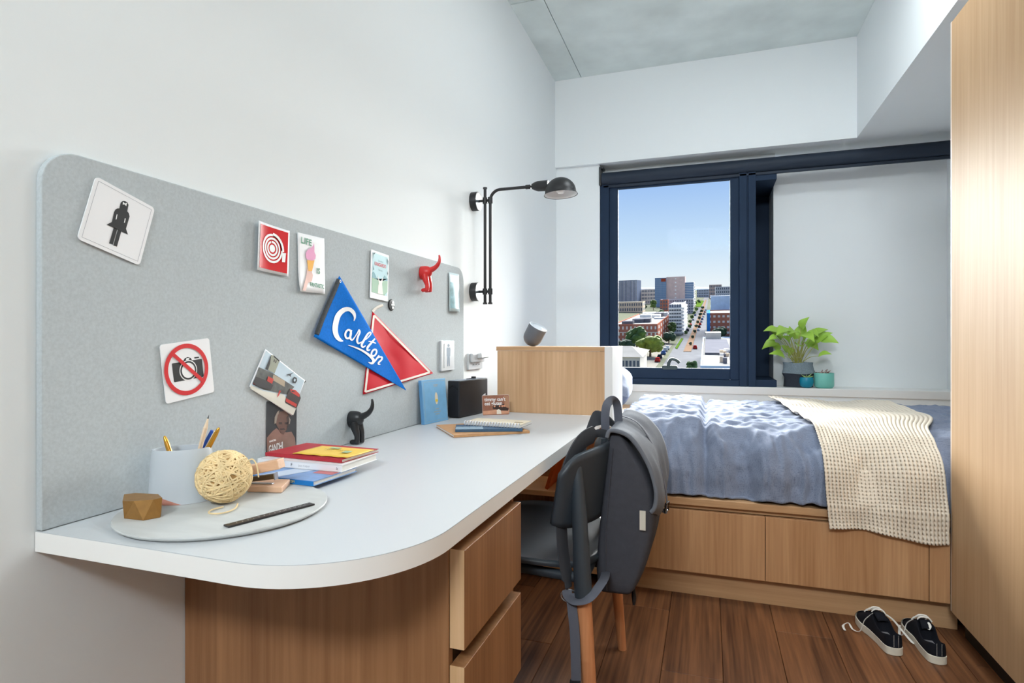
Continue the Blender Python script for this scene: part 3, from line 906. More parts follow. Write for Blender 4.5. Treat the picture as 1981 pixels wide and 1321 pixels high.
# portrait postcard, tucked under the photograph
s = Sheet('portrait_postcard', (515, 776), (574, 770), (572, 872), (514, 888), 'dark postcard portrait of a bald man in a draped shawl', 'postcard', m=mat('portrait_ground', (54, 56, 60), .35, var=(18, .25)), d=.0004, thick=.0008)
rg = [470, 670, 600, 890]
iv = lambda p: inv(s, 781, rg, p)
s.poly('shawl_print', [iv([(275, 1060), (340, 985), (385, 950), (430, 980), (500, 1000), (560, 990), (600, 1060), (612, 1170), (275, 1240)])], mat('shawl_ink', (140, 108, 96), .5, var=(30, .15)))
s.poly('glow_print', [iv([(365, 820), (395, 760), (420, 740), (400, 830), (385, 890), (360, 900)]), iv([(520, 800), (548, 850), (540, 900), (520, 900)])], mat('halo_ink', (150, 140, 130), .5))
s.poly('head_print', [iv([(398, 800), (430, 755), (490, 750), (525, 800), (535, 860), (525, 920), (500, 970), (465, 1025), (430, 1000), (400, 940), (380, 900), (385, 870)])], mat('face_ink', (104, 76, 66), .5, var=(40, .15)))
s.poly('face_shade', [iv([(410, 878), (448, 880), (448, 905), (412, 905)]), iv([(478, 880), (515, 882), (512, 905), (480, 905)]), iv([(425, 955), (470, 950), (488, 965), (430, 972)]), iv([(520, 800), (535, 860), (525, 920), (500, 970), (505, 900), (500, 820)])], mat('face_shade', (62, 48, 46), .5))
s.text('GANDHI', -.40, -.70, .20, WHITEINK, sx=.46, bold=.003, rot=3)
s.text('MAHATMA', -.62, -.42, .045, WHITEINK, sx=.75, bold=.002, rot=3)

# man pictogram on the light switch
def plate(name, label, cat, tl, tr, br, bl, depth, rad=.004, X=XB):
    P = [onx(*q, X) for q in (tl, tr, br, bl)]
    y0 = (P[0].y + P[3].y) / 2; y1 = (P[1].y + P[2].y) / 2
    z0 = (P[2].z + P[3].z) / 2; z1 = (P[0].z + P[1].z) / 2
    r = thing(name, label, cat, (X, (y0 + y1) / 2, z0))
    M = frame((X + .0004, (y0 + y1) / 2, (z0 + z1) / 2), (0, 1, 0), (0, 0, 1))
    V, F = prismv(rrect(y1 - y0, z1 - z0, rad), 0, depth, M)
    new('plate', V, F, WHITEL, r, bevel=.0012)
    return r, M, y1 - y0, z1 - z0
sw, M, w, h = plate('light_switch', 'white light switch plate with a grey standing man sticker', 'switch', (851, 657), (876, 661), (875, 717), (849, 716), .009)
new('rocker', *prismv(rrect(w * .62, h * .8, .002), .009, .0105, M), WHITEL, sw)
GREYB = mat('sticker_blue_grey', (104, 122, 140), .5)
V = []; F = []
for pl in (ell(0, h * .34, w * .085, h * .05, 14), [(-.13, .27), (.13, .27), (.15, .2), (.13, -.02), (.10, -.02), (.10, -.36), (.02, -.36), (0, -.05), (-.02, -.36), (-.10, -.36), (-.10, -.02), (-.13, -.02), (-.15, .2)]):
    n = len(V)
    V += [M @ Vector((a * (w if abs(a) > .03 or pl[0][0] == -.13 else 1), b * (h if pl[0][0] == -.13 else 1), .0108)) for a, b in pl] if pl[0][0] == -.13 else [M @ Vector((a, b, .0108)) for a, b in pl]
    F.append(tuple(range(n, n + len(pl))))
new('man_print', V, F, GREYB, sw)

ol, M, w, h = plate('power_socket', 'white power socket with a charger adaptor plugged in', 'socket', (903, 682), (930, 684), (929, 713), (903, 715), .010, X=XL)
g = G(); g.obox(M, (-w * .42, -h * .05, .010), (w * .44, h * .50, .026)); g.build('adaptor', WHITEL, ol, bevel=.004)
g = G(); g.obox(M @ Matrix.Rotation(math.radians(-8), 4, 'X'), (-w * .1, h * .12, .026), (w * .44, h * .44, .052)); g.build('plug', WHITEL, ol, bevel=.004, seg=3)
g = G()
for q in (-.22, -.02, .18):
    g.obox(M, (w * q, -h * .24, .0095), (w * (q + .10), -h * .17, .0112))
g.build('slots', BLACKINK, ol)

# badge
pb = W(756, 590)
bd = thing('button_badge', 'small round black and white button badge on the pinboard', 'badge', (XB, pb.y, pb.z - .02))
Mb = frame((XB + .0006, pb.y, pb.z), (0, 1, 0), (0, 0, 1))
lathe('disc', [(.0005, 0), (.0195, 0), (.0205, .002), (.0185, .0045), (.010, .006), (.0005, .0065)], Mb, BLACKM, bd, seg=28)
for (a, b, rx, ry) in ((.002, .009, .005, .0045), (.003, -.009, .0055, .0045)):
    new('white_print', *prismv(ell(a, b, rx, ry, 16), .0062, .0068, Mb), WHITEINK, bd)
new('white_print', *prismv([(-.007, -.002), (.014, -.002), (.014, .003), (-.007, .003)], .0062, .0068, Mb), WHITEINK, bd)

# ------------------------------------------------------------ pennants
def surf(u, v, base):
    """point on a gently waving cloth over the board"""
    p = onx(u, v, XB)
    d = base + .003 + .003 * math.sin(p.y * 26 + p.z * 9) + .002 * math.sin(p.z * 37 + 1)
    return onx(u, v, XB + max(.0015, d))
def tri_cloth(name, A, B, C, base, m, parent, n=24, sol=.002):
    """triangle A (top), B (bottom), C (tip) in photograph points"""
    V = []; idx = {}
    for i in range(n + 1):
        t = i / n
        for j in range(n + 1):
            q = j / n
            u = (A[0] * (1 - q) + B[0] * q) * (1 - t) + C[0] * t
            v = (A[1] * (1 - q) + B[1] * q) * (1 - t) + C[1] * t
            V.append(surf(u, v, base))
    return new(name, V, gridf(n + 1, n + 1), m, parent, smooth=180, solid=sol, out=(1, 0, 0))
def ribbon(name, pts, widths, base, m, parent, k=None):
    """flat stroke on the cloth; pts in photograph points, widths in photograph pixels"""
    P = smooth_path([(a, b, w) for (a, b), w in zip(pts, widths)], 7)
    V = []; F = []
    for i, p in enumerate(P):
        t = (P[min(i + 1, len(P) - 1)] - P[max(i - 1, 0)]); t.z = 0
        t = t.normalized() if t.length > 1e-6 else Vector((1, 0, 0))
        nx, ny = -t.y, t.x
        w = max(.15, p.z) / 2
        for sgn in (-1, 1):
            V.append(surf(p.x + nx * w * sgn, p.y + ny * w * sgn, base))
    F = [(2 * i, 2 * i + 1, 2 * i + 3, 2 * i + 2) for i in range(len(P) - 1)]
    return V, F
REDF = mat('red_satin', (204, 16, 40), .6, spec=.15)
CREAM = mat('cream_tape', (236, 228, 218), .8)
BLUEF = mat('blue_felt', (4, 112, 206), .9, spec=.15, var=(160, .10), bump=(500, .3))
GREYF = mat('charcoal_felt', (72, 76, 80), .95, spec=.1, var=(200, .25))
pr = thing('red_pennant', 'red satin pennant with cream border tape under the blue pennant', 'pennant', (XB, 2.0, .83))
T, B_, C_ = (721, 603), (703, 763), (838, 722)
tri_cloth('cloth', T, B_, C_, .0, REDF, pr)
def inset(p, q, d):
    cx, cy = (T[0] + B_[0] + C_[0]) / 3, (T[1] + B_[1] + C_[1]) / 3
    f = lambda a: (a[0] + (cx - a[0]) * d, a[1] + (cy - a[1]) * d)
    return f(p), f(q)
for p, q in ((T, B_), (B_, C_), (T, C_)):
    a, b = inset(p, q, .075)
    pts = [(a[0] + (b[0] - a[0]) * t / 12, a[1] + (b[1] - a[1]) * t / 12) for t in range(13)]
    V, F = ribbon('t', pts, [3.8] * 13, .0036, CREAM, pr)
    new('border_tape', V, F, CREAM, pr, smooth=180, out=(1, 0, 0))
V, F = ribbon('t', [(721, 603), (728, 596), (736, 592), (741, 590)], [5, 5, 5.5, 4.5], .0015, CREAM, pr)
new('tie', V, F, CREAM, pr, smooth=180, solid=.001, out=(1, 0, 0))
pbm = thing('blue_pennant', 'blue felt pennant lettered Carlton in white script', 'pennant', (XB, 1.85, .87))
A, B2, C2 = (657, 534), (608, 651), (786, 755)
tri_cloth('cloth', A, B2, C2, .006, BLUEF, pbm)
V, F = ribbon('t', [(656, 540), (647, 562), (635, 590), (622, 622), (613, 647)], [8.5, 9, 9, 9, 9], .0068, GREYF, pbm)
new('sleeve', V, F, GREYF, pbm, smooth=180, solid=.001, out=(1, 0, 0))
pe = surf(658, 544, .009)
Me = frame((pe.x, pe.y, pe.z), (0, 1, 0), (0, 0, 1))
new('eyelet', [Me @ Vector((r * math.cos(a), r * math.sin(a), .0012)) for a in [2 * PI * i / 16 for i in range(16)] for r in (.0025, .0045)], [(2 * i, 2 * i + 1, (2 * i + 3) % 32, (2 * i + 2) % 32) for i in range(16)], WHITEINK, pbm)
K = 250 / 1376
def Z(pts): return [(600 + a * K, 530 + b * K) for a, b in pts]
def ring_pts(cx, cy, rx, ry, tilt, n=14, a0=0, a1=360):
    c, s_ = math.cos(math.radians(tilt)), math.sin(math.radians(tilt))
    o = []
    for i in range(n + 1):
        a = math.radians(a0 + (a1 - a0) * i / n)
        x, y = rx * math.cos(a), ry * math.sin(a)
        o.append((cx + x * c - y * s_, cy + x * s_ + y * c))
    return o
strokes = [
    ([(466, 500), (476, 460), (462, 412), (415, 375), (355, 385), (300, 440), (272, 530), (268, 610), (288, 670), (320, 703), (352, 714)], [6, 22, 38, 42, 50, 56, 58, 54, 46, 32, 8]),
    (ring_pts(405, 640, 30, 46, 12), [20] * 15),
    ([(440, 596), (428, 650), (432, 692), (452, 700), (478, 668)], [18, 20, 20, 16, 10]),
    ([(470, 680), (505, 625), (524, 590)], [9, 13, 16]),
    ([(522, 592), (530, 620), (512, 660), (500, 705), (512, 738), (540, 728)], [14, 16, 20, 22, 18, 9]),
    ([(535, 730), (600, 690), (645, 640), (640, 620), (612, 640), (570, 710), (548, 755), (562, 778), (592, 762)], [8, 10, 12, 14, 18, 22, 22, 18, 9]),
    ([(690, 688), (650, 735), (612, 782), (612, 812), (640, 806)], [14, 20, 22, 18, 9]),
    ([(622, 716), (660, 722), (700, 738)], [8, 12, 10]),
    (ring_pts(680, 838, 24, 38, 28), [18] * 15),
    ([(735, 866), (712, 896), (688, 930)], [14, 18, 16]),
    ([(700, 912), (735, 884), (764, 886), (760, 912), (732, 940), (728, 958), (748, 962)], [10, 14, 18, 18, 18, 16, 8]),
    ([(405, 757), (470, 778), (550, 812), (620, 858), (668, 905), (676, 930), (655, 950), (620, 938)], [5, 14, 20, 26, 30, 30, 24, 6])]
g = G()
for pts, wd_ in strokes:
    V, F = ribbon('t', Z(pts), [q * K for q in wd_], .0075, WHITEINK, pbm)
    g.add(V, F)
g.build('lettering', WHITEINK, pbm)

# ------------------------------------------------------------ dog shaped hooks
def dog_hook(name, label, m, oy, oz, sc):
    """rear half of a dog: rump against the board, two hind legs, raised tail; origin at the rump centre on the board"""
    t = thing(name, label, 'hook', (XB, oy, oz - .07 * sc))
    def P(a, b, c): return Vector((XB + .001 + a * sc, oy + b * sc, oz + c * sc))
    me = bpy.data.meshes.new('sk')
    # rump
    V = []; F = []
    nr, ns = 20, 14
    for i in range(ns):
        s_ = i / (ns - 1)
        x = .052 * s_
        rr = (1 - .02 - (s_ ** 3.0) * .96) ** .5
        for k in range(nr):
            a = 2 * PI * k / nr
            V.append(P(x, .024 * rr * math.cos(a), (.003 if 1 else 0) + .030 * rr * math.sin(a) + .004 * s_))
    for i in range(ns - 1):
        for k in range(nr):
            F.append((i * nr + k, i * nr + (k + 1) % nr, (i + 1) * nr + (k + 1) % nr, (i + 1) * nr + k))
    F.append(tuple(range(nr))); F.append(tuple((ns - 1) * nr + k for k in range(nr)))
    g = G(); g.add(V, F)
    g.build('rump', m, t, smooth=180)
    for sg in (-1, 1):
        pth = smooth_path([P(.022, sg * .012, -.006), P(.027, sg * .014, -.025), P(.034, sg * .0145, -.045), P(.036, sg * .0145, -.060), P(.034, sg * .0145, -.0745)], 6)
        rad = []
        for i in range(len(pth)):
            s_ = i / (len(pth) - 1)
            rad.append(sc * (.0175 - .008 * min(1, s_ * 1.6)))
        V, F = tubev(pth, rad, 14)
        g = G(); g.add(V, F)
        # paw pointing to the board
        pw = smooth_path([P(.042, sg * .0145, -.0725), P(.030, sg * .0145, -.0735), P(.018, sg * .0148, -.0745), P(.008, sg * .0148, -.0755)], 5)
        V, F = tubev(pw, [sc * q for q in [.0075] + [.009] * 5 + [.0085] * 5 + [.0082, .0078, .007, .0055, .003]], 14); g.add(V, F)
        g.build('leg', m, t, smooth=180)
    tl = smooth_path([P(.030, 0, .010), P(.050, 0, .016), P(.072, 0, .028), P(.086, 0, .046), P(.089, 0, .064), P(.087, 0, .078)], 6)
    V, F = tubev(tl, [sc * (.016 - .0125 * (i / (len(tl) - 1)) ** .75) for i in range(len(tl))], 14)
    new('tail', V, F, m, t, smooth=180)
    bpy.data.meshes.remove(me)
    return t
HS = .88
dog_hook('dog_hook', 'black dog rear-end coat hook just above the desk', mat('black_rubber', (30, 32, 35), .38, spec=.5), W(670.5, 818).y + .021, DZ + .083 * HS + .0006, HS)
dog_hook('dog_hook', 'red dog rear-end coat hook high on the pinboard', mat('red_rubber', (212, 44, 44), .38, spec=.5), W(810, 529).y + .021, W(812, 565).z + .083 * HS, HS)
# ============================================================ THINGS ON THE DESK
def D(u, v, z=DZ): return onz(u, v, z)
# round grey mat
mc = [D(218, 1018), D(629, 960), D(430, 932), D(390, 1049)]
MT = .009
cx = (D(218, 1015).x + D(629, 962).x) / 2
# ellipse fitted from the left/right/near tangents -> circle on the desk
def circ_fit():
    best = None
    tg = [(218, 1018), (629, 960), (360, 1047), (500, 1030)]
    for i in range(60):
        for j in range(60):
            x = -1.03 + i * .008; y = .78 + j * .008
            rr = [(D(u, v, DZ + MT * .5).xy - Vector((x, y))).length for u, v in tg]
            m_ = sum(rr) / 4
            e_ = sum((q - m_) ** 2 for q in rr)
            if best is None or e_ < best[0]:
                best = (e_, x, y, m_)
    return best
_, mx_, my_, mr_ = circ_fit()
mr_ = min(mr_, mx_ - XB - .004)
SLATE = mat('grey_round_mat', (196, 198, 197), .55, spec=.3, var=(7, .05), stretch=(1, 6, 1))
lathe('round_mat', [(.001, 0), (mr_ - .008, 0), (mr_ - .001, .0045), (mr_, .007), (mr_ - .001, MT), (.001, MT)], Matrix.Translation((mx_, my_, DZ + .0004)), SLATE, seg=96, smooth=30, label='round pale grey desk mat under the pencil pot and ruler', cat='mat')
MZ = DZ + .0005 + MT

# pencil pot: oval, slanted terracotta foot
pl, prr = D(291, 968, MZ), D(409, 965, MZ)
pc = D(352, 965, MZ)
pot = thing('pencil_pot', 'pale grey oval pencil pot with terracotta sliver at the base', 'pot', (pc.x, pc.y, MZ))
wpx = pc.y * CT - pc.x * ST
hr_ = 59 / FPX * wpx
pz_top = .101
pcx, pcy = pc.x, pc.y
POT = mat('pale_grey_ceramic', (196, 203, 210), .4, spec=.45)
TERR = mat('terracotta', (192, 132, 116), .7)
right = Vector((CT, ST, 0)); fwd = Vector((-ST, CT, 0))
def potring(rx, ry, z, tilt=0.0, n=48):
    return [Vector((pcx, pcy, MZ + z + tilt * math.cos(2 * PI * k / n))) + right * (rx * math.cos(2 * PI * k / n)) + fwd * (ry * math.sin(2 * PI * k / n)) for k in range(n)]
rx0, rx1 = hr_ * 1.0, hr_ * .93
fz = .034
def cutz(k, n=48):
    c = math.cos(2 * PI * k / n - math.radians(228))
    return max(0, c - .45) * .030
n = 48
rings = []
b = [Vector((p.x, p.y, MZ + .0003 + cutz(k))) for k, p in enumerate(potring(rx0, fz + .012, 0))]
rings = [b, potring(rx0 * .985, fz + .011, .03), potring(rx1 * 1.02, fz + .006, .08), potring(rx1, fz + .004, pz_top - .004, .002), potring(rx1 - .001, fz + .003, pz_top, .002), potring(rx1 - .004, fz, pz_top, .002), potring(rx1 - .0045, fz - .0005, pz_top - .01, .002), potring(rx1 * .9, fz, .012)]
V = [p for r_ in rings for p in r_]
F = [(i * n + k, i * n + (k + 1) % n, (i + 1) * n + (k + 1) % n, (i + 1) * n + k) for i in range(len(rings) - 1) for k in range(n)]
F.append(tuple((len(rings) - 1) * n + k for k in range(n)))
new('body', V, F, POT, pot, smooth=50)
b2 = [Vector((p.x, p.y, MZ + .0002)) for p in potring(rx0 * 1.0, fz + .012, 0)]
b3 = [Vector((p.x, p.y, MZ + .0004 + cutz(k))) for k, p in enumerate(potring(rx0 * .999, fz + .0119, 0))]
V = b2 + b3
F = [(k, (k + 1) % n, n + (k + 1) % n, n + k) for k in range(n)] + [tuple(range(n))]
new('terracotta_foot', V, F, TERR, pot, smooth=50)

def pen_path(u0, v0, u1, v1, df0=0.0, df1=0.0):
    """from inside the pot to a tip; photograph points at the pot's depth plus an offset"""
    def at(u, v, df):
        w_ = wpx + df
        r_ = (u - 990.5) / FPX * w_
        return Vector((0, 0, CAM_H + (660.5 - v) / FPX * w_)) + right * r_ + fwd * w_
    return at(u0, v0, df0), at(u1, v1, df1)
GOLD = mat('gold_metal', (202, 152, 62), .28, metal=.85)
a, b = pen_path(372, 925, 404, 803, .0, .012)
pn = thing('pencil', 'sharpened natural wood pencil standing in the pencil pot', 'pencil', a)
d_ = (b - a).normalized()
tube('shaft', [a, b - d_ * .026], .0042, wood('pencil_wood', (238, 214, 186), (224, 196, 166), 'z', 2), pn, seg=6, smooth=20)
tube('sharpened_cone', [b - d_ * .026, b - d_ * .007], [.0042, .0015], wood('pencil_wood'+'c', (240, 218, 190), (232, 206, 176), 'z', 2), pn, seg=12)
tube('lead', [b - d_ * .007, b], [.0015, .0003], mat('graphite', (50, 50, 54), .4), pn, seg=10)
a, b = pen_path(345, 925, 318, 843, -.008, -.006)
d_ = (b - a).normalized()
pn = thing('pen', 'gold ballpoint pen with clip leaning left in the pencil pot', 'pen', a)
tube('barrel', [a, a + (b - a) * .6, b - d_ * .014, b - d_ * .003, b], [.0045, .0048, .0044, .003, .0012], GOLD, pn, seg=14)
cl = right * .002 - fwd * .005
tube('clip', [b - d_ * .012 + cl, b - d_ * .045 + cl], .0016, GOLD, pn, seg=6)
a, b = pen_path(369, 930, 424, 827, .002, .004)
d_ = (b - a).normalized()
pn = thing('pen', 'gold ballpoint pen with clip leaning right beside the blue pen', 'pen', a)
tube('barrel', [a, a + (b - a) * .6, b - d_ * .014, b - d_ * .003, b], [.0045, .0048, .0044, .003, .0012], GOLD, pn, seg=14)
tube('clip', [b - d_ * .012 + cl, b - d_ * .045 + cl], .0016, GOLD, pn, seg=6)
a, b = pen_path(356, 930, 411.5, 833, .018, .026)
pn = thing('pen', 'blue and white pen leaning right in the pencil pot', 'pen', a)
tube('barrel', [a, b], .0042, mat('blue_plastic', (30, 84, 190), .35), pn, seg=12)
a2, b2 = pen_path(360, 930, 415, 834, .018, .026)
tube('white_barrel', [a2, b2], .0022, mat('white_plastic', (235, 232, 220), .4), pn, seg=10)

# faceted gold block
gp = D(266, 1005, MZ)
wg = gp.y * CT - gp.x * ST
gb = thing('faceted_block', 'small faceted bronze paperweight on the round mat', 'paperweight', gp)
def gpt(u, v, df=0.0):
    w_ = wg + df
    return Vector((0, 0, CAM_H + (660.5 - v) / FPX * w_)) + right * ((u - 990.5) / FPX * w_) + fwd * w_
base = [gpt(240, 1008.5, .006), gpt(277, 1008.5, -.006), gpt(310, 1000, .012), gpt(312, 1000, .03), gpt(285, 1002, .05), gpt(245, 1004, .05)]
for p in base: p.z = MZ + .0003
topz = gpt(260, 968).z
top = [gpt(237, 968, -.004), gpt(259, 972.0, -.004), gpt(297, 967, .006), gpt(314, 960, .018), gpt(306, 957, .042), gpt(262, 958, .05), gpt(240, 962, .04)]
for i, p in enumerate(top): p.z = topz
V = base + top
F = [(0, 7, 6), (0, 1, 7), (1, 8, 7), (1, 2, 8), (2, 9, 8), (2, 3, 9), (3, 10, 9), (3, 4, 10), (4, 11, 10), (4, 5, 11), (5, 12, 11), (5, 0, 6), (5, 6, 12), (6, 7, 8, 9, 10, 11, 12), (5, 4, 3, 2, 1, 0)]
new('body', V, F, mat('bronze_paint', (152, 110, 54), .42, metal=.35, spec=.5, var=(90, .10)), gb)

# ball of raffia twine
bc_ = D(435, 976, MZ)
wb = bc_.y * CT - bc_.x * ST + .012
rb_ = 50.5 / FPX * wb
bcen = Vector((0, 0, 0)) + right * ((434 - 990.5) / FPX * wb) + fwd * wb
bcen.z = MZ + rb_ + .001
ball = thing('twine_ball', 'ball of natural raffia twine on the round mat', 'twine', (bcen.x, bcen.y, MZ))
RAF = mat('raffia', (234, 208, 160), .7, spec=.25, var=(40, .14))
V, F = lathev([(rb_ * .93 * math.sin(a) + .0003, -rb_ * .93 * math.cos(a)) for a in [PI * i / 16 for i in range(17)]], 24, Matrix.Translation(bcen))
new('core', V, F, mat('raffia_dark', (176, 138, 84), .8), ball, smooth=180)
rnd = random.Random(3)
g = G()
for q in range(95):
    ax = Vector((rnd.gauss(0, 1), rnd.gauss(0, 1), rnd.gauss(0, 1))).normalized()
    e1 = ax.orthogonal().normalized(); e2 = ax.cross(e1)
    off = rnd.uniform(-.5, .5) * rb_ * (.3 + .7 * rnd.random())
    rr = math.sqrt(max(1e-5, (rb_ * rnd.uniform(.93, .985)) ** 2 - off * off))
    a0 = rnd.uniform(0, 2 * PI); span = rnd.uniform(3.5, 6.28)
    pth = [bcen + ax * off + e1 * (rr * math.cos(a0 + span * i / 28)) + e2 * (rr * math.sin(a0 + span * i / 28)) for i in range(29)]
    V, F = tubev(pth, rnd.uniform(.0013, .0021), 5); g.add(V, F)
g.build('strands', RAF, ball, smooth=60)
lp = [D(u, v, MZ + .003) for u, v in ((432, 980), (410, 986), (404, 992), (420, 993.5), (440, 990), (455, 983), (460, 974))]
tube('loose_end', smooth_path(lp, 6), .0014, RAF, ball, seg=6)
lp = smooth_path([bcen + right * .035 + Vector((0, 0, .018)), bcen + right * .052 + Vector((0, 0, .033)), bcen + right * .062 + Vector((0, 0, .022)), bcen + right * .066 + Vector((0, 0, -.002))], 6)
tube('loose_end', lp, .0014, RAF, ball, seg=6)

# ruler
ra, rb2 = D(437, 1020, MZ), D(604, 976, MZ)
ax = (rb2 - ra); ln = ax.length
ru = thing('ruler', 'short black ruler with white numbers lying on the round mat', 'ruler', (ra + rb2) / 2)
Mr = frame((ra + rb2) / 2 + Vector((0, 0, .0003)), ax, Vector((0, 0, 1)).cross(ax))
g = G(); g.obox(Mr, (-ln / 2, -.0085, 0), (ln / 2, .0085, .003)); g.build('body', mat('ruler_black', (38, 36, 36), .32, spec=.5), ru, bevel=.0008)
g = G()
for q in range(61):
    xx = -ln / 2 + .008 + (ln - .016) * q / 60
    hh = .0055 if q % 5 == 0 else .003
    V = [Mr @ Vector(p) for p in ((xx, .0085 - hh, .0032), (xx + .0004, .0085 - hh, .0032), (xx + .0004, .0082, .0032), (xx, .0082, .0032))]
    g.add(V, [(0, 1, 2, 3)])
g.build('graduations', WHITEINK, ru)
for q in range(1, 15):
    xx = -ln / 2 + .008 + (ln - .016) * q / 15
    text_mesh(str(q), .0058, Mr @ Matrix.Translation((xx, -.0012, .0032)), WHITEINK, ru, name='number')

# wooden stapler
STW = wood('stapler_beech', (226, 186, 156), (212, 170, 138), 'x', 1.6)
def Sp(u, v, z): return onz(u, v, z)
sb0, sb1 = D(478, 952, MZ), D(545, 954, MZ)
sb2, sb3 = D(561, 938, MZ), D(486, 936, MZ)
stp = thing('wooden_stapler', 'beech wood stapler with steel arm behind the twine ball', 'stapler', (sb0 + sb2) / 2)
bl = [sb0 - (sb1 - sb0) * .0, sb1, sb2, sb3]
V = [Vector((p.x, p.y, MZ + .0004)) for p in bl] + [Vector((p.x, p.y, MZ + .0125)) for p in bl]
new('base', V, [(0, 1, 2, 3), (7, 6, 5, 4), (0, 4, 5, 1), (1, 5, 6, 2), (2, 6, 7, 3), (3, 7, 4, 0)], STW, stp, bevel=.0015)
ux = (sb1 - sb0).normalized(); uy = Vector((-ux.y, ux.x, 0))
# upper block rises towards the right end
c0 = sb0 + uy * .012 - ux * .01
ln2 = (sb1 - sb0).length
Mu = Matrix.Translation((c0.x, c0.y, MZ + .030)) @ frame((0, 0, 0), ux * math.cos(.22) + Vector((0, 0, math.sin(.22))), uy)
g = G(); g.obox(Mu, (-.01, -.004, 0), (ln2 * 1.02, .024, .020)); g.build('handle_block', STW, stp, bevel=.0015)
Ms = Matrix.Translation((c0.x, c0.y, MZ + .020)) @ frame((0, 0, 0), ux * math.cos(.14) + Vector((0, 0, math.sin(.14))), uy)
STEEL = mat('steel', (175, 178, 184), .28, metal=.9)
g = G(); g.obox(Ms, (-.01, .004, -.004), (ln2 * .80, .016, .006)); g.build('magazine', mat('bronze_steel', (112, 92, 70), .35, metal=.8), stp)
g = G(); g.obox(Ms, (ln2 * .80, .003, -.006), (ln2 * .83, .017, .008)); g.build('magazine_tip', STEEL, stp)
g = G(); g.obox(Matrix.Translation((c0.x, c0.y, MZ + .0127)) @ frame((0, 0, 0), ux, uy), (ln2 * .02, .004, 0), (ln2 * .74, .013, .0022)); g.build('anvil', STEEL, stp, bevel=.0008)

# ------------------------------------------------------------ stack of books
def slab(name, c4, z0, z1, m, parent, bevel=.001, **kw):
    V = [Vector((p.x, p.y, z0)) for p in c4] + [Vector((p.x, p.y, z1)) for p in c4]
    return new(name, V, [(3, 2, 1, 0), (4, 5, 6, 7), (0, 1, 5, 4), (1, 2, 6, 5), (2, 3, 7, 6), (3, 0, 4, 7)], m, parent, bevel=bevel, **kw)
PAGES = mat('book_pages', (238, 236, 230), .8, stretch=(1, 1, 60), var=(30, .05))
def rect_from(a, b, depth):
    """a->b front edge left to right on the desk; extends away by depth"""
    u = (b - a); u.z = 0; u = u.normalized(); n_ = Vector((-u.y, u.x, 0))
    return [a, b, b + n_ * depth, a + n_ * depth]
def book(name, label, a, b, depth, z0, th, cover, pages_side=None, bevel=.001, cov=.0018, cat='book', spine='front'):
    """closed book: two boards, a spine along its front (a-b) edge and a page block"""
    t = thing(name, label, cat, (a.x, a.y, z0))
    c4 = rect_from(a, b, depth)
    u = (c4[1] - c4[0]).normalized(); n_ = (c4[3] - c4[0]).normalized()
    slab('cover', c4, z0, z0 + cov, cover, t, bevel=.0005)
    top = slab('cover', c4, z0 + th - cov, z0 + th, cover, t, bevel=.0005)
    sp = [c4[0], c4[1], c4[1] + n_ * .0022, c4[0] + n_ * .0022]
    s_ = slab('spine', sp, z0, z0 + th, cover, t, bevel=.0006)
    pg = [c4[0] + n_ * .0025 + u * .002, c4[1] + n_ * .0025 - u * .002, c4[2] - n_ * .003 - u * .002, c4[3] - n_ * .003 + u * .002]
    slab('pages', pg, z0 + cov, z0 + th - cov, PAGES, t, bevel=0)
    return t, c4, u, n_
def front_text(body, size, c4, u, z, t, m, frac=.5, **kw):
    """lettering along the spine (front edge)"""
    n_ = Vector((-u.y, u.x, 0))
    p = c4[0] + (c4[1] - c4[0]) * frac - n_ * .0006; p.z = z
    return text_mesh(body, size, frame(p, u, (0, 0, 1)), m, t, **kw)
def top_text(body, size, c4, fx, fy, z, t, m, **kw):
    p = c4[0] + (c4[1] - c4[0]) * fx + (c4[3] - c4[0]) * fy; p.z = z + .0004
    return text_mesh(body, size, frame(p, c4[1] - c4[0], c4[3] - c4[0]), m, t, **kw)
def top_patch(c4, fx0, fy0, fx1, fy1, z, m, t, name='cover_print', pts=None):
    q = pts or [(fx0, fy0), (fx1, fy0), (fx1, fy1), (fx0, fy1)]
    V = [c4[0] + (c4[1] - c4[0]) * a + (c4[3] - c4[0]) * b for a, b in q]
    for v in V: v.z = z + .0003
    return new(name, V, [tuple(range(len(V)))], m, t)
# bottom paperback
a = D(478, 929); b = D(606, 941)
zb0 = DZ + .0006
A1, B1 = D(470, 926), D(606, 941)
if True:
    # keep it clear of the mat: it overlaps the mat's rim in plan, so it lies on it
    zb0 = MZ + .0004
A1, B1 = onz(476, 926, zb0), onz(606, 941, zb0)
BLC = mat('cover_blue', (126, 162, 214), .35, var=(26, .22))
t1, c4, u, n_ = book('paperback', 'blue paperback at the bottom of the book stack', A1, B1, .150, zb0, .011, BLC)
sp = [c4[0] - n_ * .0004, c4[1] - n_ * .0004, c4[1] + n_ * .0004, c4[0] + n_ * .0004]
slab('spine_print', sp, zb0 + .0004, zb0 + .0106, mat('spine_blue', (14, 118, 196), .35), t1, bevel=0)
front_text("IT'S A DOG'S LIFE, SNOOPY", .0085, [p - n_ * .0006 for p in c4], u, zb0 + .0055, t1, mat('yellow_ink', (240, 224, 110), .5), frac=.52, sx=.82)
top_patch(c4, .70, .42, .99, .70, zb0 + .011, mat('cover_red', (206, 110, 112), .4), t1)
top_patch(c4, 0, 0, 0, 0, zb0 + .011, mat('cover_pale', (206, 218, 238), .4), t1, pts=[(.2, .02), (.46, .02), (.75, .98), (.45, .98)])
top_text('PEANUTS', .012, c4, .55, .6, zb0 + .0112, t1, mat('yellow_ink2', (224, 210, 150), .5), sx=.8)
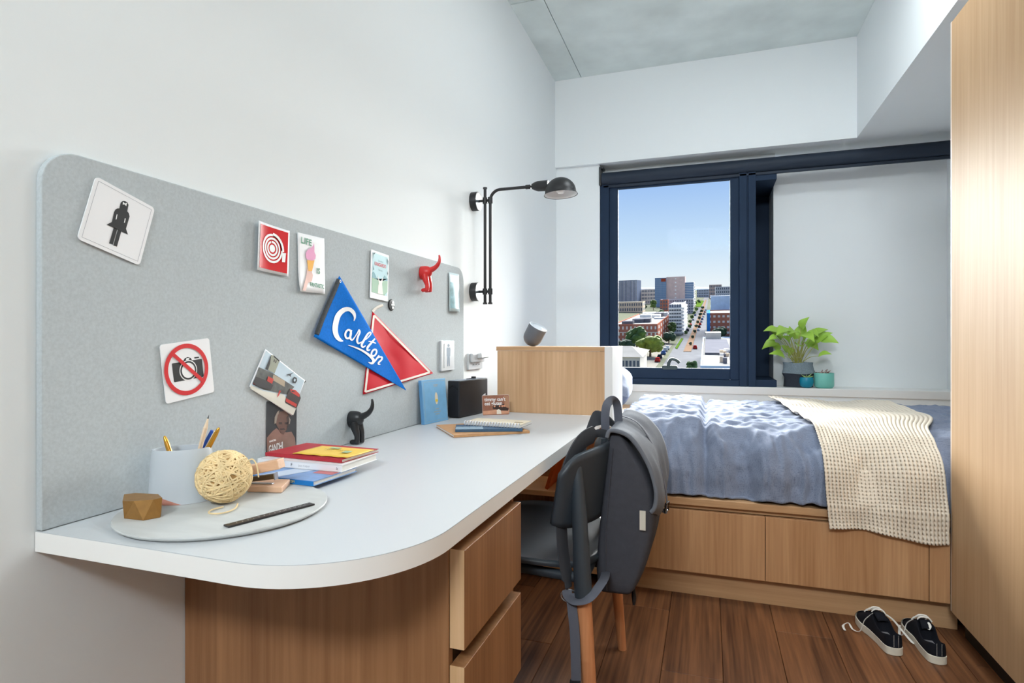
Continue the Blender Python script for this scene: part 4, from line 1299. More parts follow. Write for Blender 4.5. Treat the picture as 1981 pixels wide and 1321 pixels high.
# white paperbacks
zw = zb0 + .0115
A2, B2_ = onz(498, 900, zw), onz(661, 914, zw)
t2, c4, u, n_ = book('paperback', 'white paperback in the middle of the book stack', A2, B2_, .150, zw, .0165, mat('cover_white', (238, 238, 240), .35))
front_text('F', .011, c4, u, zw + .008, t2, BLACKINK, frac=.42)
front_text('Jean Kelper', .007, c4, u, zw + .008, t2, mat('grey_ink2', (186, 186, 190), .5), frac=.57)
front_text('k', .010, c4, u, zw + .008, t2, mat('grey_ink', (110, 112, 130), .5), frac=.95)
# red notebook
zn = zw + .0170
A3, B3 = onz(513, 881.5, zn), onz(661, 896, zn)
t3, c4, u, n_ = book('notebook', 'dark red softcover notebook on the book stack', A3, B3, .145, zn, .0085, mat('red_leatherette', (178, 44, 56), .5, spec=.35), cov=.0012)
# yellow booklet
zy = zn + .0088
A4, B4 = onz(566, 878, zy), onz(672, 887, zy)
c4 = rect_from(A4, B4, .108)
t4 = thing('booklet', 'thin yellow booklet on top of the red notebook', 'booklet', (A4.x, A4.y, zy))
YEL = mat('yellow_cover', (240, 200, 84), .5)
nx, ny = 14, 8
V = []
for j in range(ny):
    for i in range(nx):
        p = c4[0] + (c4[1] - c4[0]) * (i / (nx - 1)) + (c4[3] - c4[0]) * (j / (ny - 1))
        p.z = zy + .0018 + .0016 * abs(math.sin(i * .9 + j * .2)) * (1 - j / (ny - 1))
        V.append(p)
new('cover', V, gridf(nx, ny), YEL, t4, smooth=180, solid=.0014, out=(0, 0, 1))
top_text('The Pitts', .018, c4, .52, .55, zy + .0045, t4, mat('olive_ink', (150, 128, 40), .5), sx=1.2)
top_patch(c4, .30, .70, .48, .84, zy + .0042, mat('mint_ink', (170, 200, 160), .5), t4)
top_patch(c4, .70, .36, .82, .56, zy + .0042, mat('mint_ink', (170, 200, 160), .5), t4)

# ------------------------------------------------------------ far end of the desk
# blue hardback standing against the black speaker
bb = [D(821, 822), D(867, 812)]
hv = thing('hardback_book', 'small pale blue hardback standing against the black speaker', 'book', (bb[0] + bb[1]) / 2)
ux = (bb[1] - bb[0]); wbk = ux.length; ux.normalize()
wk = bb[0].y * CT - bb[0].x * ST
hbk = 86 / FPX * wk
lean = math.radians(5)
tiltx = -.135                                   # sideways lean seen in the photo
nrm = Vector((-ux.y, ux.x, 0))                  # away from the viewer
upv = (Vector((0, 0, 1)) + nrm * math.tan(lean)).normalized()
upv = (upv * math.cos(0.0) + Vector((0, 0, 0))).normalized()
Mk = frame(bb[0] + Vector((0, 0, .0006)), ux, upv)
thk = .014
BLU = mat('pale_blue_cloth', (118, 176, 218), .5, var=(40, .05))
g = G(); g.obox(Mk, (0, 0, -.0018), (wbk, hbk, 0)); g.build('cover', BLU, hv, bevel=.0008)
g = G(); g.obox(Mk, (0, 0, -thk), (wbk, hbk, -thk + .0018)); g.build('cover', BLU, hv, bevel=.0008)
g = G(); g.obox(Mk, (-.0004, 0, -thk), (.002, hbk, 0)); g.build('spine', mat('blue_spine', (96, 152, 200), .5), hv, bevel=.0008)
g = G(); g.obox(Mk, (.002, .002, -thk + .0018), (wbk - .003, hbk - .002, -.0018)); g.build('pages', PAGES, hv)
GOLDI = mat('gold_ink', (176, 168, 150), .4)
g = G()
for (x0, y0, x1, y1) in ((.012, .008, wbk - .006, .0086), (.012, hbk - .0086, wbk - .006, hbk - .008), (.012, .008, .0126, hbk - .008), (wbk - .0066, .008, wbk - .006, hbk - .008), (.008, 0, .0084, hbk)):
    g.add([Mk @ Vector(q) for q in ((x0, y0, .0003), (x1, y0, .0003), (x1, y1, .0003), (x0, y1, .0003))], [(0, 1, 2, 3)])
g.build('tooling', GOLDI, hv)
# plain oval device and short title lines in place of the cover picture
new('cover_device', [Mk @ Vector((wbk * .56 + a_, hbk * .55 + b_, .0004)) for a_, b_ in ell(0, 0, .010, .024, 24)], [tuple(range(24))], mat('device_cream', (226, 214, 190), .5), hv)
new('cover_device', [Mk @ Vector((wbk * .56 + a_, hbk * .50 + b_, .0007)) for a_, b_ in rrect(.016, .010, .002)], [tuple(range(28))], mat('device_yellow', (226, 196, 60), .5), hv)
g = G()
for (cx_, cy_, hw) in ((.56, .86, .016), (.56, .83, .012), (.56, .30, .012), (.56, .235, .024), (.56, .18, .014)):
    x0, x1, yy = wbk * cx_ - hw, wbk * cx_ + hw, hbk * cy_
    g.add([Mk @ Vector(q) for q in ((x0, yy, .0003), (x1, yy, .0003), (x1, yy + .0022, .0003), (x0, yy + .0022, .0003))], [(0, 1, 2, 3)])
g.build('title_lines', GOLDI, hv)

# black speaker box
k0, k1, k2 = D(866, 806), D(889, 809.5), D(944, 797)
e1 = (k2 - k1); e1.z = 0
e1n = e1.normalized(); e2n = Vector((-e1n.y, e1n.x, 0))
dep = .060
ksp = thing('speaker_box', 'black leatherette speaker with knob on top by the oak panel', 'speaker', (k1 + k2) / 2)
wz = k1.y * CT - k1.x * ST
hsp = 72 / FPX * wz
SPK = mat('black_leatherette', (24, 26, 32), .45, spec=.45, bump=(600, .2))
outl = [k1, k2, k2 + e2n * dep, k1 + e2n * dep]
cpt = sum(outl, Vector()) / 4
Mk2 = frame((cpt.x, cpt.y, DZ + .0005), e1n, e2n)
L_ = e1.length
new('body', *prismv(rrect(L_, dep, .007, 5), .003, hsp, Mk2), SPK, ksp, bevel=.003, smooth=30)
new('base', *prismv(rrect(L_ - .012, dep - .012, .005, 4), 0, .003, Mk2), BLACKM, ksp)
new('top_plate', *prismv(rrect(L_ - .012, dep - .014, .004, 4), hsp, hsp + .0008, Mk2), mat('top_plate_grey', (150, 160, 178), .3, spec=.6), ksp)
for q in range(5):
    lathe('button', [(.0003, 0), (.0028, 0), (.0028, .003), (.0003, .003)], Mk2 @ Matrix.Translation((-.012 + q * .0095, .0, hsp + .0008)), BLACKM, ksp, seg=12)
lathe('knob', [(.0003, 0), (.0105, 0), (.0105, .008), (.0095, .009), (.0003, .009)], Mk2 @ Matrix.Translation((.045, 0, hsp + .0008)), BLACKM, ksp, seg=24)
tube('strap', [Mk2 @ Vector((-L_ / 2 - .0012, -.02, hsp * .78)), Mk2 @ Vector((-L_ / 2 - .0022, .005, hsp * .88)), Mk2 @ Vector((-L_ / 2 - .0012, .024, hsp * .80))], .004, BLACKM, ksp, seg=8, flat=((1, 0, 0), .3))

# folded photo card
q0, q1 = D(933, 804), D(985, 802)
tcard = thing('photo_card', 'small brown photo card reading timmy can\'t eat gluten', 'card', (q0 + q1) / 2)
ux = (q1 - q0); wc = ux.length; ux.normalize()
nrm = Vector((-ux.y, ux.x, 0))
wq = q0.y * CT - q0.x * ST
hc = 39 / FPX * wq
Mc = frame((q0 + q1) / 2 + Vector((0, 0, hc / 2 + .0005)), ux, Vector((0, 0, 1)) + nrm * .10)
new('card', *prismv(rrect(wc, hc, .005, 5), -.001, 0, Mc), PAPER, tcard)
def cpoly(name, pts, m, lay):
    new(name, [Mc @ Vector((a * wc / 2, b * hc / 2, .0003 * lay)) for a, b in pts], [tuple(range(len(pts)))], m, tcard)
cpoly('photo', [(a / (wc / 2), b / (hc / 2)) for a, b in rrect(wc * .99, hc * .98, .005, 5)], mat('photo_brown', (150, 100, 80), .4, var=(45, .18)), 1)
cpoly('curtain_print', [(.62, 1 * .96), (.95, .9), (.97, -.3), (.66, -.3)], mat('photo_tan', (176, 130, 102), .4), 2)
cpoly('table_print', [(-.96, -.55), (-.2, -.5), (.3, -.35), (.96, -.5), (.96, -.9), (-.96, -.9)], mat('photo_cream', (206, 152, 122), .4, var=(40, .12)), 2)
cpoly('people_print', [(-.25, -.35), (-.2, 0), (-.05, .05), (.1, -.05), (.25, .08), (.35, -.02), (.5, .1), (.62, .05), (.7, -.2), (.95, -.4), (.9, -.6), (.3, -.55)], mat('photo_hair', (60, 44, 42), .4), 3)
for (a, b, r) in ((-.1, -.12, .07), (.28, -.12, .06), (.47, -.12, .075), (.62, -.10, .075)):
    cpoly('face_print', [(a + r * math.cos(2 * PI * i / 14), b + r * 1.4 * math.sin(2 * PI * i / 14)) for i in range(14)], mat('photo_face', (214, 150, 120), .5), 4)
cpoly('plate_print', [(.05, -.9), (.05, -.5), (.2, -.4), (.35, -.55), (.4, -.9)], mat('photo_white', (232, 222, 206), .5), 5)
text_mesh("timmy can't", hc * .25, Mc @ Matrix.Translation((-wc * .42, hc * .28, .0012)), WHITEINK, tcard, align='LEFT', sx=.92, bold=.0004)
text_mesh("eat gluten", hc * .25, Mc @ Matrix.Translation((-wc * .42, hc * .08, .0012)), WHITEINK, tcard, align='LEFT', sx=.92, bold=.0004)
Mf = frame(q0 + ux * .004 + nrm * .006 + Vector((0, 0, .001)), ux * .7 + nrm * .6, Vector((0, 0, 1)))
new('back_flap', [Mf @ Vector(p) for p in ((0, 0, 0), (.02, 0, 0), (.02, hc * 1.08, 0), (0, hc, 0))], [(0, 1, 2, 3)], PAPER, tcard, solid=.0008)

# kraft notebook, dark blue notebook, spiral pad
KR = mat('kraft_card', (202, 154, 108), .7, var=(60, .06))
P0, P1, P2 = D(878, 847), D(1025, 838), D(852, 826)
dpt = (P2 - P0).dot(Vector((-(P1 - P0).normalized().y, (P1 - P0).normalized().x, 0)))
t5, c4, u, n_ = book('notebook', 'tan kraft notebook under the dark blue notebook', P0, P1, max(.12, dpt), DZ + .0006, .0085, KR, cov=.0012)
zz = DZ + .0006 + .0089
P0, P1 = onz(880.5, 836, zz), onz(1011, 834.5, zz)
DB = mat('denim_blue_cover', (58, 92, 122), .6, var=(120, .12))
t6, c4, u, n_ = book('notebook', 'dark blue notebook with pale loops between kraft notebook and spiral pad', P0, P1, .115, zz, .0095, DB, cov=.0012)
g = G()
for q in range(4):
    cxx = .06 + q * .10
    for (cyy, w_, h_) in ((.08, .055, .05), (.24, .055, .05), (.42, .05, .05)):
        pts = [c4[0] + (c4[1] - c4[0]) * (cxx + w_ * math.cos(2 * PI * i / 14)) + (c4[3] - c4[0]) * (cyy + h_ * math.sin(2 * PI * i / 14)) + Vector((0, 0, .0099)) for i in range(15)]
        V, F = tubev(pts, .0006, 4); g.add(V, F)
g.build('loop_print', mat('pale_blue_ink2', (200, 222, 236), .5), t6)
zs = zz + .0100
P0, P1 = onz(897, 822, zs), onz(1006, 828.5, zs)
t7, c4, u, n_ = None, None, None, None
t7 = thing('spiral_pad', 'cream spiral-bound pad on top of the notebooks', 'notebook', P0)
c4 = rect_from(P0, P1, .118)
u = (c4[1] - c4[0]).normalized(); n_ = (c4[3] - c4[0]).normalized()
ins = [c4[0] + n_ * .004, c4[1] + n_ * .004, c4[2], c4[3]]
slab('cover', ins, zs + .0106, zs + .0114, mat('cream_cover', (228, 216, 192), .6), t7, bevel=0)
slab('pages', [ins[0] + u * .001, ins[1] - u * .001, ins[2] - u * .001, ins[3] + u * .001], zs + .0008, zs + .0105, PAGES, t7, bevel=0)
slab('back_cover', ins, zs, zs + .0007, BLACKM, t7, bevel=0)
ln = (c4[1] - c4[0]).length
g = G()
for q in range(20):
    p = c4[0] + u * (ln * (q + .5) / 20) + n_ * .003
    for off in (-.0009, .0009):
        cen = p + u * off + Vector((0, 0, zs + .0075 - p.z))
        pth = [cen + n_ * (.0072 * math.cos(a)) + Vector((0, 0, .0080 * math.sin(a))) for a in [2 * PI * i / 12 for i in range(13)]]
        V, F = tubev(pth, .0014, 5); g.add(V, F)
g.build('spiral_wire', mat('white_wire', (226, 226, 230), .35), t7, smooth=60)
top_patch(c4, .80, .42, .95, .58, zs + .0115, mat('gold_print', (150, 130, 90), .5), t7, name='cover_print')

# grey cup speaker tilted on the bookcase
base_p = onz(1030, 666.5, 1.0275)
base_p = ony(1030, 667, 2.56); base_p.z = 1.0275
cup = thing('cup_speaker', 'grey rounded cup speaker balanced at a tilt on the oak bookcase', 'speaker', base_p)
CUPM = mat('grey_soft_touch', (104, 108, 116), .5, spec=.4)
Rc, Lc = .044, .098
tl_ = math.radians(27)
axv = (right * math.sin(tl_) + Vector((0, 0, math.cos(tl_))) - fwd * .30).normalized()
Mcup = frame((0, 0, 0), axv.orthogonal(), axv.cross(axv.orthogonal()))
prof = [(.0005, 0)] + [(Rc * math.sin(a), Rc * (1 - math.cos(a))) for a in [PI / 2 * i / 10 for i in range(1, 11)]] + [(Rc, Lc - .002), (Rc - .001, Lc), (Rc - .0035, Lc), (Rc - .0045, Lc - .004), (.0005, Lc - .004)]
V, F = lathev(prof, 40, Mcup)
lowest = min(v.z for v in V)
cen = sum(V, Vector()) / len(V)
lowp = min(V, key=lambda v: v.z)
shift = Vector((base_p.x - lowp.x, base_p.y - lowp.y, base_p.z - lowest))
Mcup = Matrix.Translation(shift) @ Mcup
nF = len(F)
V, F = lathev(prof[:-2] , 40, Mcup)
new('body', V, F[:-1], CUPM, cup, smooth=40)
lathe('rim', [(Rc - .0036, Lc - .001), (Rc - .0004, Lc - .001), (Rc - .0002, Lc + .0012), (Rc - .0034, Lc + .0012), (Rc - .0036, Lc - .001)], Mcup, mat('pale_rim', (214, 224, 232), .3), cup, seg=40)
lathe('grille', [(.0005, Lc - .006), (Rc - .0034, Lc - .006), (Rc - .0034, Lc - .0035), (.0005, Lc - .0025)], Mcup, mat('blue_grey_mesh', (140, 166, 190), .5, var=(500, .3)), cup, seg=40)

# ------------------------------------------------------------ books and boxes on the bookcase shelves
def upright(name, label, cat, x0, x1, y0, y1, z0, z1, cover, lean=0.0):
    t = thing(name, label, cat, ((x0 + x1) / 2, y0, z0))
    M = Matrix.Translation((x0, y0, z0 + (x1 - x0) * math.sin(lean))) @ Matrix.Rotation(lean, 4, 'Y')
    w, d, h = x1 - x0, y1 - y0, z1 - z0
    g = G(); g.obox(M, (0, 0, 0), (.0015, d, h)).obox(M, (w - .0015, 0, 0), (w, d, h)).obox(M, (0, 0, 0), (w, .0015, h)); g.build('cover', cover, t)
    g = G(); g.obox(M, (.0015, .0015, .002), (w - .0015, d - .003, h - .002)); g.build('pages', PAGES, t)
    return t, M, w, h
zsh = sz + .0114
o1 = ony(1055, 950, 2.50); o2 = ony(1078, 905, 2.50)
upright('book', 'orange book leaning on the shelf under the desk', 'book', o1.x, o1.x + .014, 2.49, 2.66, zsh, zsh + .23, mat('orange_cover', (196, 92, 36), .5), lean=.30)
fz0 = .0715
w0, w1 = ony(1117, 1000, 2.49), ony(1138, 1000, 2.49)
ztop = min(ony(1117, 972, 2.49).z, sz - .015)
t, M, w, h = upright('book', 'thick white book standing on the lowest shelf behind the chair', 'book', w0.x, w1.x, 2.485, 2.66, fz0, ztop, mat('cover_white', (238, 238, 240), .35))
for q, fx in ((0, .35), (1, .62)):
    text_mesh('CREATIVE DESIGN REPORT', .010, M @ frame((w * fx, -.0008, h * .5), (0, 0, 1), (-1, 0, 0)), mat('grey_ink3', (120, 120, 124), .5), t, sx=.7)
w0, w1 = ony(1140, 1000, 2.49), ony(1158, 1000, 2.49)
t, M, w, h = upright('book', 'black book with gold and red spine print beside the white book', 'book', w0.x, w1.x, 2.485, 2.66, fz0, ztop - .02, mat('cover_black', (24, 24, 28), .4))
new('spine_print', [M @ Vector((w * .5 + a, -.0006, h * .55 + b)) for a, b in ell(0, 0, .012, .012, 18)], [tuple(range(18))], mat('gold_print', (150, 130, 90), .5), t)
new('spine_print', [M @ Vector((w * q[0], -.0006, h * q[1])) for q in ((.2, .82), (.8, .82), (.8, .93), (.2, .93))], [(0, 1, 2, 3)], REDP, t)
pxp = ony(1075, 1005, 2.49)
upright('book', 'thin pink and white book on the lowest shelf beside the white book', 'book', pxp.x, pxp.x + .022, 2.485, 2.64, fz0, ztop - .03, mat('cover_pink', (206, 150, 156), .5), lean=.10)
# ============================================================ BED TEXTILES
DEN = bpy.data.materials.new('chambray'); DEN.use_nodes = True
N, L = DEN.node_tree.nodes, DEN.node_tree.links
b = N['Principled BSDF']; b.inputs['Roughness'].default_value = .9; b.inputs['Specular IOR Level'].default_value = .15
b.inputs['Sheen Weight'].default_value = .15
tc = N.new('ShaderNodeTexCoord')
hs = []
for sc_ in ((1500, 1500, 60), (60, 1500, 1500)):
    mp = N.new('ShaderNodeMapping'); mp.inputs['Scale'].default_value = sc_
    nz = N.new('ShaderNodeTexNoise'); nz.inputs['Scale'].default_value = .45; nz.inputs['Detail'].default_value = 2
    L.new(tc.outputs['Object'], mp.inputs[0]); L.new(mp.outputs[0], nz.inputs['Vector']); hs.append(nz)
ad = N.new('ShaderNodeMath'); ad.operation = 'ADD'
L.new(hs[0].outputs['Fac'], ad.inputs[0]); L.new(hs[1].outputs['Fac'], ad.inputs[1])
rp = N.new('ShaderNodeValToRGB')
rp.color_ramp.elements[0].position = .78; rp.color_ramp.elements[0].color = srgb(104, 114, 136)
rp.color_ramp.elements[1].position = 1.2; rp.color_ramp.elements[1].color = srgb(134, 144, 166)
hf = N.new('ShaderNodeMath'); hf.operation = 'MULTIPLY'; hf.inputs[1].default_value = 1.0
L.new(ad.outputs[0], hf.inputs[0]); L.new(hf.outputs[0], rp.inputs[0]); L.new(rp.outputs[0], b.inputs['Base Color'])
bpn = N.new('ShaderNodeBump'); bpn.inputs['Strength'].default_value = .25; bpn.inputs['Distance'].default_value = .001
L.new(ad.outputs[0], bpn.inputs['Height']); L.new(bpn.outputs[0], b.inputs['Normal'])
MATS['chambray'] = DEN

# profile of the covered bed, from the far hem over the top and down the front
PROF = [(3.885, .545), (3.90, .60), (3.875, .645), (3.80, .672), (3.60, .682), (3.30, .684), (3.0, .684), (2.80, .682), (2.66, .674), (2.575, .655), (2.515, .618), (2.482, .565), (2.466, .50), (2.456, .455), (2.447, .425)]
PP = smooth_path([(a, b, 0) for a, b in PROF], 10)
CUM = [0]
for i in range(1, len(PP)): CUM.append(CUM[-1] + (PP[i] - PP[i - 1]).length)
SL = CUM[-1]
def prof(s):
    """(y, z, normal y, normal z) at arclength s; beyond the front hem it falls straight down"""
    if s >= SL:
        return 2.447, .425 - (s - SL), -1, 0
    s = max(0, s)
    import bisect
    i = min(max(bisect.bisect(CUM, s) - 1, 0), len(PP) - 2)
    t = (s - CUM[i]) / max(1e-9, CUM[i + 1] - CUM[i])
    p = PP[i].lerp(PP[i + 1], t)
    d = (PP[min(i + 2, len(PP) - 1)] - PP[max(i - 1, 0)]).normalized()
    return p.x, p.y, -(-d.y), -d.x
S_FRONT = SL - .26         # where the top turns into the front
def sstep(a, b, x):
    t = min(1, max(0, (x - a) / (b - a))); return t * t * (3 - 2 * t)
XFOLD = -.030
def duvet_d(x, s):
    """outward displacement of the duvet cloth"""
    top = 1 - sstep(S_FRONT - .10, S_FRONT + .06, s)
    fr = 1 - top
    d = .010 * mn.noise(Vector((x * 3.2, s * 3.0, 1.3))) + .010
    # quilted dimples on top
    d += top * (.013 * mn.noise(Vector((x * 9 + .6 * mn.noise(Vector((s * 9, x * 3, 0))), s * 13, 4.1))) + .008 * mn.noise(Vector((x * 24, s * 30, 7))))
    # gathers running down the front
    wob = .05 * mn.noise(Vector((x * 2, s * 6, 9)))
    fold = .5 - abs(mn.noise(Vector(((x + wob) * 6.5, s * .9, 2.2)))) * 2.2
    fold2 = .5 - abs(mn.noise(Vector(((x + wob * .8) * 15, s * 1.6, 7.2)))) * 2.2
    d += fr * (.034 * fold + .016 * fold2) - fr * .012
    d += fr * (.010 * mn.noise(Vector(((x + wob) * 13, s * 1.6, 2.2))) + .011 * mn.noise(Vector(((x + wob * .7) * 31, s * 2.4, 5.5))) + .006 * mn.noise(Vector((x * 40, s * 22, 3.3))))
    # crumple where the top turns over
    m_ = math.exp(-((s - S_FRONT - .01) / .07) ** 2)
    fold3 = .5 - abs(mn.noise(Vector((x * 11, s * 5 + x * 3, 4.4)))) * 2.2
    d += m_ * .024 * fold3
    fold4 = .5 - abs(mn.noise(Vector((x * 4 + s * 2, s * 7, 9.4)))) * 2.0
    d += top * (.014 * fold4 + .008 * (.5 - abs(mn.noise(Vector((x * 13, s * 16 + x * 5, 3.4)))) * 2.2))
    d += m_ * (.014 * mn.noise(Vector((x * 20, s * 12, 8.8))) + .009 * mn.noise(Vector((x * 45, s * 20, 2.8))))
    # folded-back layer near the pillow and its crease
    f = 1 - sstep(XFOLD - .012, XFOLD + .012, x + .012 * mn.noise(Vector((s * 5, 0, 1))))
    d += .022 * f * (.5 + .5 * top)
    d -= .022 * math.exp(-((x - XFOLD - .02) / .013) ** 2)
    # pulled in at the hem
    d -= .020 * sstep(SL - .10, SL, s) * (.6 + .4 * mn.noise(Vector((x * 7, 1, 1))))
    return d
def duvet_pt(x, s, extra=0.0):
    y, z, ny, nz = prof(s)
    n_ = math.hypot(ny, nz) or 1
    d = duvet_d(x, min(s, SL)) + extra
    return Vector((x, y + ny / n_ * d, z + nz / n_ * d))
y_, z_, a_, b_ = prof(SL * .45)
nx, ns = 330, 190
xs_ = [-.372 + (1.40 + .372) * i / (nx - 1) for i in range(nx)]
V = []
for j in range(ns):
    s = SL * j / (ns - 1)
    for x in xs_:
        if x > .80:                           # behind the wardrobe the duvet ends on the mattress edge
            pass
        p = duvet_pt(x, s)
        if x > .812 and p.y < 2.475:
            p.y = 2.475
        hem = (.010 * mn.noise(Vector((x * 9, 3, 2))) + .006 * mn.noise(Vector((x * 25, 3, 2)))) * sstep(SL - .15, SL, s)
        p.z = max(p.z + hem, zl + .003)
        V.append(p)
new('duvet', V, gridf(nx, ns), DEN, smooth=180, solid=.008, out=(0, -.3, 1), label='crumpled blue chambray duvet spread over the bed', cat='duvet')
# far part of the duvet behind the bookcase
# pillow: leaning against the wall end
PIL = bpy.data.materials['chambray']
V = []; n1, n2 = 60, 40
Mp = Matrix.Translation((-.655, 3.20, .845)) @ Matrix.Rotation(math.radians(14), 4, 'Y') @ Matrix.Rotation(math.radians(6), 4, 'Z')
def pil(a, b, side):
    ca = math.copysign(abs(a) ** .9, a); cb = math.copysign(abs(b) ** .9, b)
    th = .115 * max(0, (1 - a ** 4)) ** .5 * max(0, (1 - b ** 4)) ** .5
    w = .016 * mn.noise(Vector((a * 3, b * 4, side))) + .010 * mn.noise(Vector((a * 7, b * 9, side + 4)))
    # along y (length) a, across x b, thickness z
    return Mp @ Vector((b * .27 * (1 - .05 * a * a), a * .37 * (1 - .05 * b * b), side * th + w * (th > .01)))
for side in (1, -1):
    for j in range(n2):
        for i in range(n1):
            V.append(pil(i / (n1 - 1) * 2 - 1, j / (n2 - 1) * 2 - 1, side))
F = gridf(n1, n2) + [tuple(q + n1 * n2 for q in f) for f in gridf(n1, n2)]
new('pillow', V, F, PIL, smooth=180, label='blue chambray pillow behind the white edge of the bookcase', cat='pillow')

# ------------------------------------------------------------ knitted throw
KN = bpy.data.materials.new('cream_knit'); KN.use_nodes = True
N, L = KN.node_tree.nodes, KN.node_tree.links
b = N['Principled BSDF']; b.inputs['Roughness'].default_value = .95; b.inputs['Specular IOR Level'].default_value = .1
b.inputs['Base Color'].default_value = srgb(232, 220, 202)
uv = N.new('ShaderNodeTexCoord')
sx = N.new('ShaderNodeSeparateXYZ'); L.new(uv.outputs['UV'], sx.inputs[0])
def mth(op, a, b_=None):
    n_ = N.new('ShaderNodeMath'); n_.operation = op
    for i, q in enumerate((a, b_)):
        if q is None: continue
        if isinstance(q, (int, float)): n_.inputs[i].default_value = q
        else: L.new(q, n_.inputs[i])
    return n_.outputs[0]
# stitches: V-shaped rows; u counts ribs, v counts rows
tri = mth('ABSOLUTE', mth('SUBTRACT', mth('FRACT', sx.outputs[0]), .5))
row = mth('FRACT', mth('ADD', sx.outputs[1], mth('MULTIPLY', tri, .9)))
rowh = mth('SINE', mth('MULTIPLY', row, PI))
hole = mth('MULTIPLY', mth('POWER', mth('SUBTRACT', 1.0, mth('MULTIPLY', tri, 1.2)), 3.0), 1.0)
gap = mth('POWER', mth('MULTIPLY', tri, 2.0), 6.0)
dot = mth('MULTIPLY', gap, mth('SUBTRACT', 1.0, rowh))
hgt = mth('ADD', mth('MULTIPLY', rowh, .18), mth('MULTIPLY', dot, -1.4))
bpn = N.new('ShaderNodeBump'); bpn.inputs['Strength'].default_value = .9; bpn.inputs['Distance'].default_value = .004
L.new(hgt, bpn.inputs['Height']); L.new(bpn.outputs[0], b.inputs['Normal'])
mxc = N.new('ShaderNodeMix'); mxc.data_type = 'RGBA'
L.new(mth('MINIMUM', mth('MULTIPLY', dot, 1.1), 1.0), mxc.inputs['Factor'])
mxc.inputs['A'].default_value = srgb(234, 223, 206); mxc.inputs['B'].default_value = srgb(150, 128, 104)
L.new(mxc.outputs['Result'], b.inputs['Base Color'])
MATS['cream_knit'] = KN
NR = 31
CG = {}
def duvet_soft(x, s):
    """duvet surface smoothed the way a heavy knit bridges its wrinkles"""
    gx, gs = x / .04, min(s, SL) / .04
    i0, j0 = math.floor(gx), math.floor(gs)
    def cell(i, j):
        if (i, j) not in CG:
            q = [duvet_d((i + a) * .04, min(SL - .06, max(.02, (j + b) * .04))) for a in (-1, 0, 1) for b in (-1, 0, 1)]
            CG[(i, j)] = .45 * max(q) + .55 * sum(q) / 9
        return CG[(i, j)]
    fx, fs = gx - i0, gs - j0
    return (cell(i0, j0) * (1 - fx) + cell(i0 + 1, j0) * fx) * (1 - fs) + (cell(i0, j0 + 1) * (1 - fx) + cell(i0 + 1, j0 + 1) * fx) * fs
nx, ns = NR * 8 + 1, 230
s0, s1 = .20, SL + .078
V = []; UV = []
for j in range(ns):
    t = j / (ns - 1)
    s = s0 + (s1 - s0) * t
    for i in range(nx):
        q = i / (nx - 1)
        # the left edge drifts towards the foot end as it comes forward
        xl = .345 + .085 * t + .012 * mn.noise(Vector((t * 6, 2, 2)))
        xr = .87 - .075 * (1 - t) * 0 - .0
        if t > .72: xr = min(xr, .812)
        xr = .95 - .135 * sstep(.45, .76, t)
        x = xl + (xr - xl) * q
        rib = abs(math.sin(q * NR * PI))
        ex = .013 + .0055 * rib ** .6
        ex += .008 * mn.noise(Vector((x * 5, s * 4, 6))) * (1 if s < SL else .6) + .004
        # thick rolled edges
        ex += .005 * math.exp(-((q) / .012) ** 2) + .005 * math.exp(-((1 - t) / .012) ** 2)
        y_, z_, ny_, nz_ = prof(s); nn_ = math.hypot(ny_, nz_) or 1; dd_ = duvet_soft(x, s) * (1 - .6 * sstep(SL - .12, SL, s)) + ex
        p = Vector((x, y_ + ny_ / nn_ * dd_, z_ + nz_ / nn_ * dd_))
        if s > SL:
            p.z += .010 * math.sin(q * 5 + .4) * ((s - SL) / .078) - .012 * q * ((s - SL) / .078)
            p.y -= .006 * math.sin(q * 17) * ((s - SL) / .078)
        # far end crumpled up
        p.z += .022 * max(0, mn.noise(Vector((q * 5, 1.5, t * 8)))) * (1 - sstep(0, .12, t))
        p.y += .05 * mn.noise(Vector((q * 3.2, 4, 4))) * (1 - sstep(0, .10, t))
        p.y = min(p.y, 2.4425 + max(0, p.z - .445) * .35) if p.z < .56 else p.y
        V.append(p); UV.append((q * NR, s / .0135))
F = gridf(nx, ns)
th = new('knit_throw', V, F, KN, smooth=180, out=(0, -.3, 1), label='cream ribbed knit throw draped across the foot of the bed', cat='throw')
ul = th.data.uv_layers.new(name='UVMap')
for lp_ in th.data.loops:
    ul.data[lp_.index].uv = UV[lp_.vertex_index]
md = th.modifiers.new('thickness', 'SOLIDIFY'); md.thickness = .006; md.offset = -1

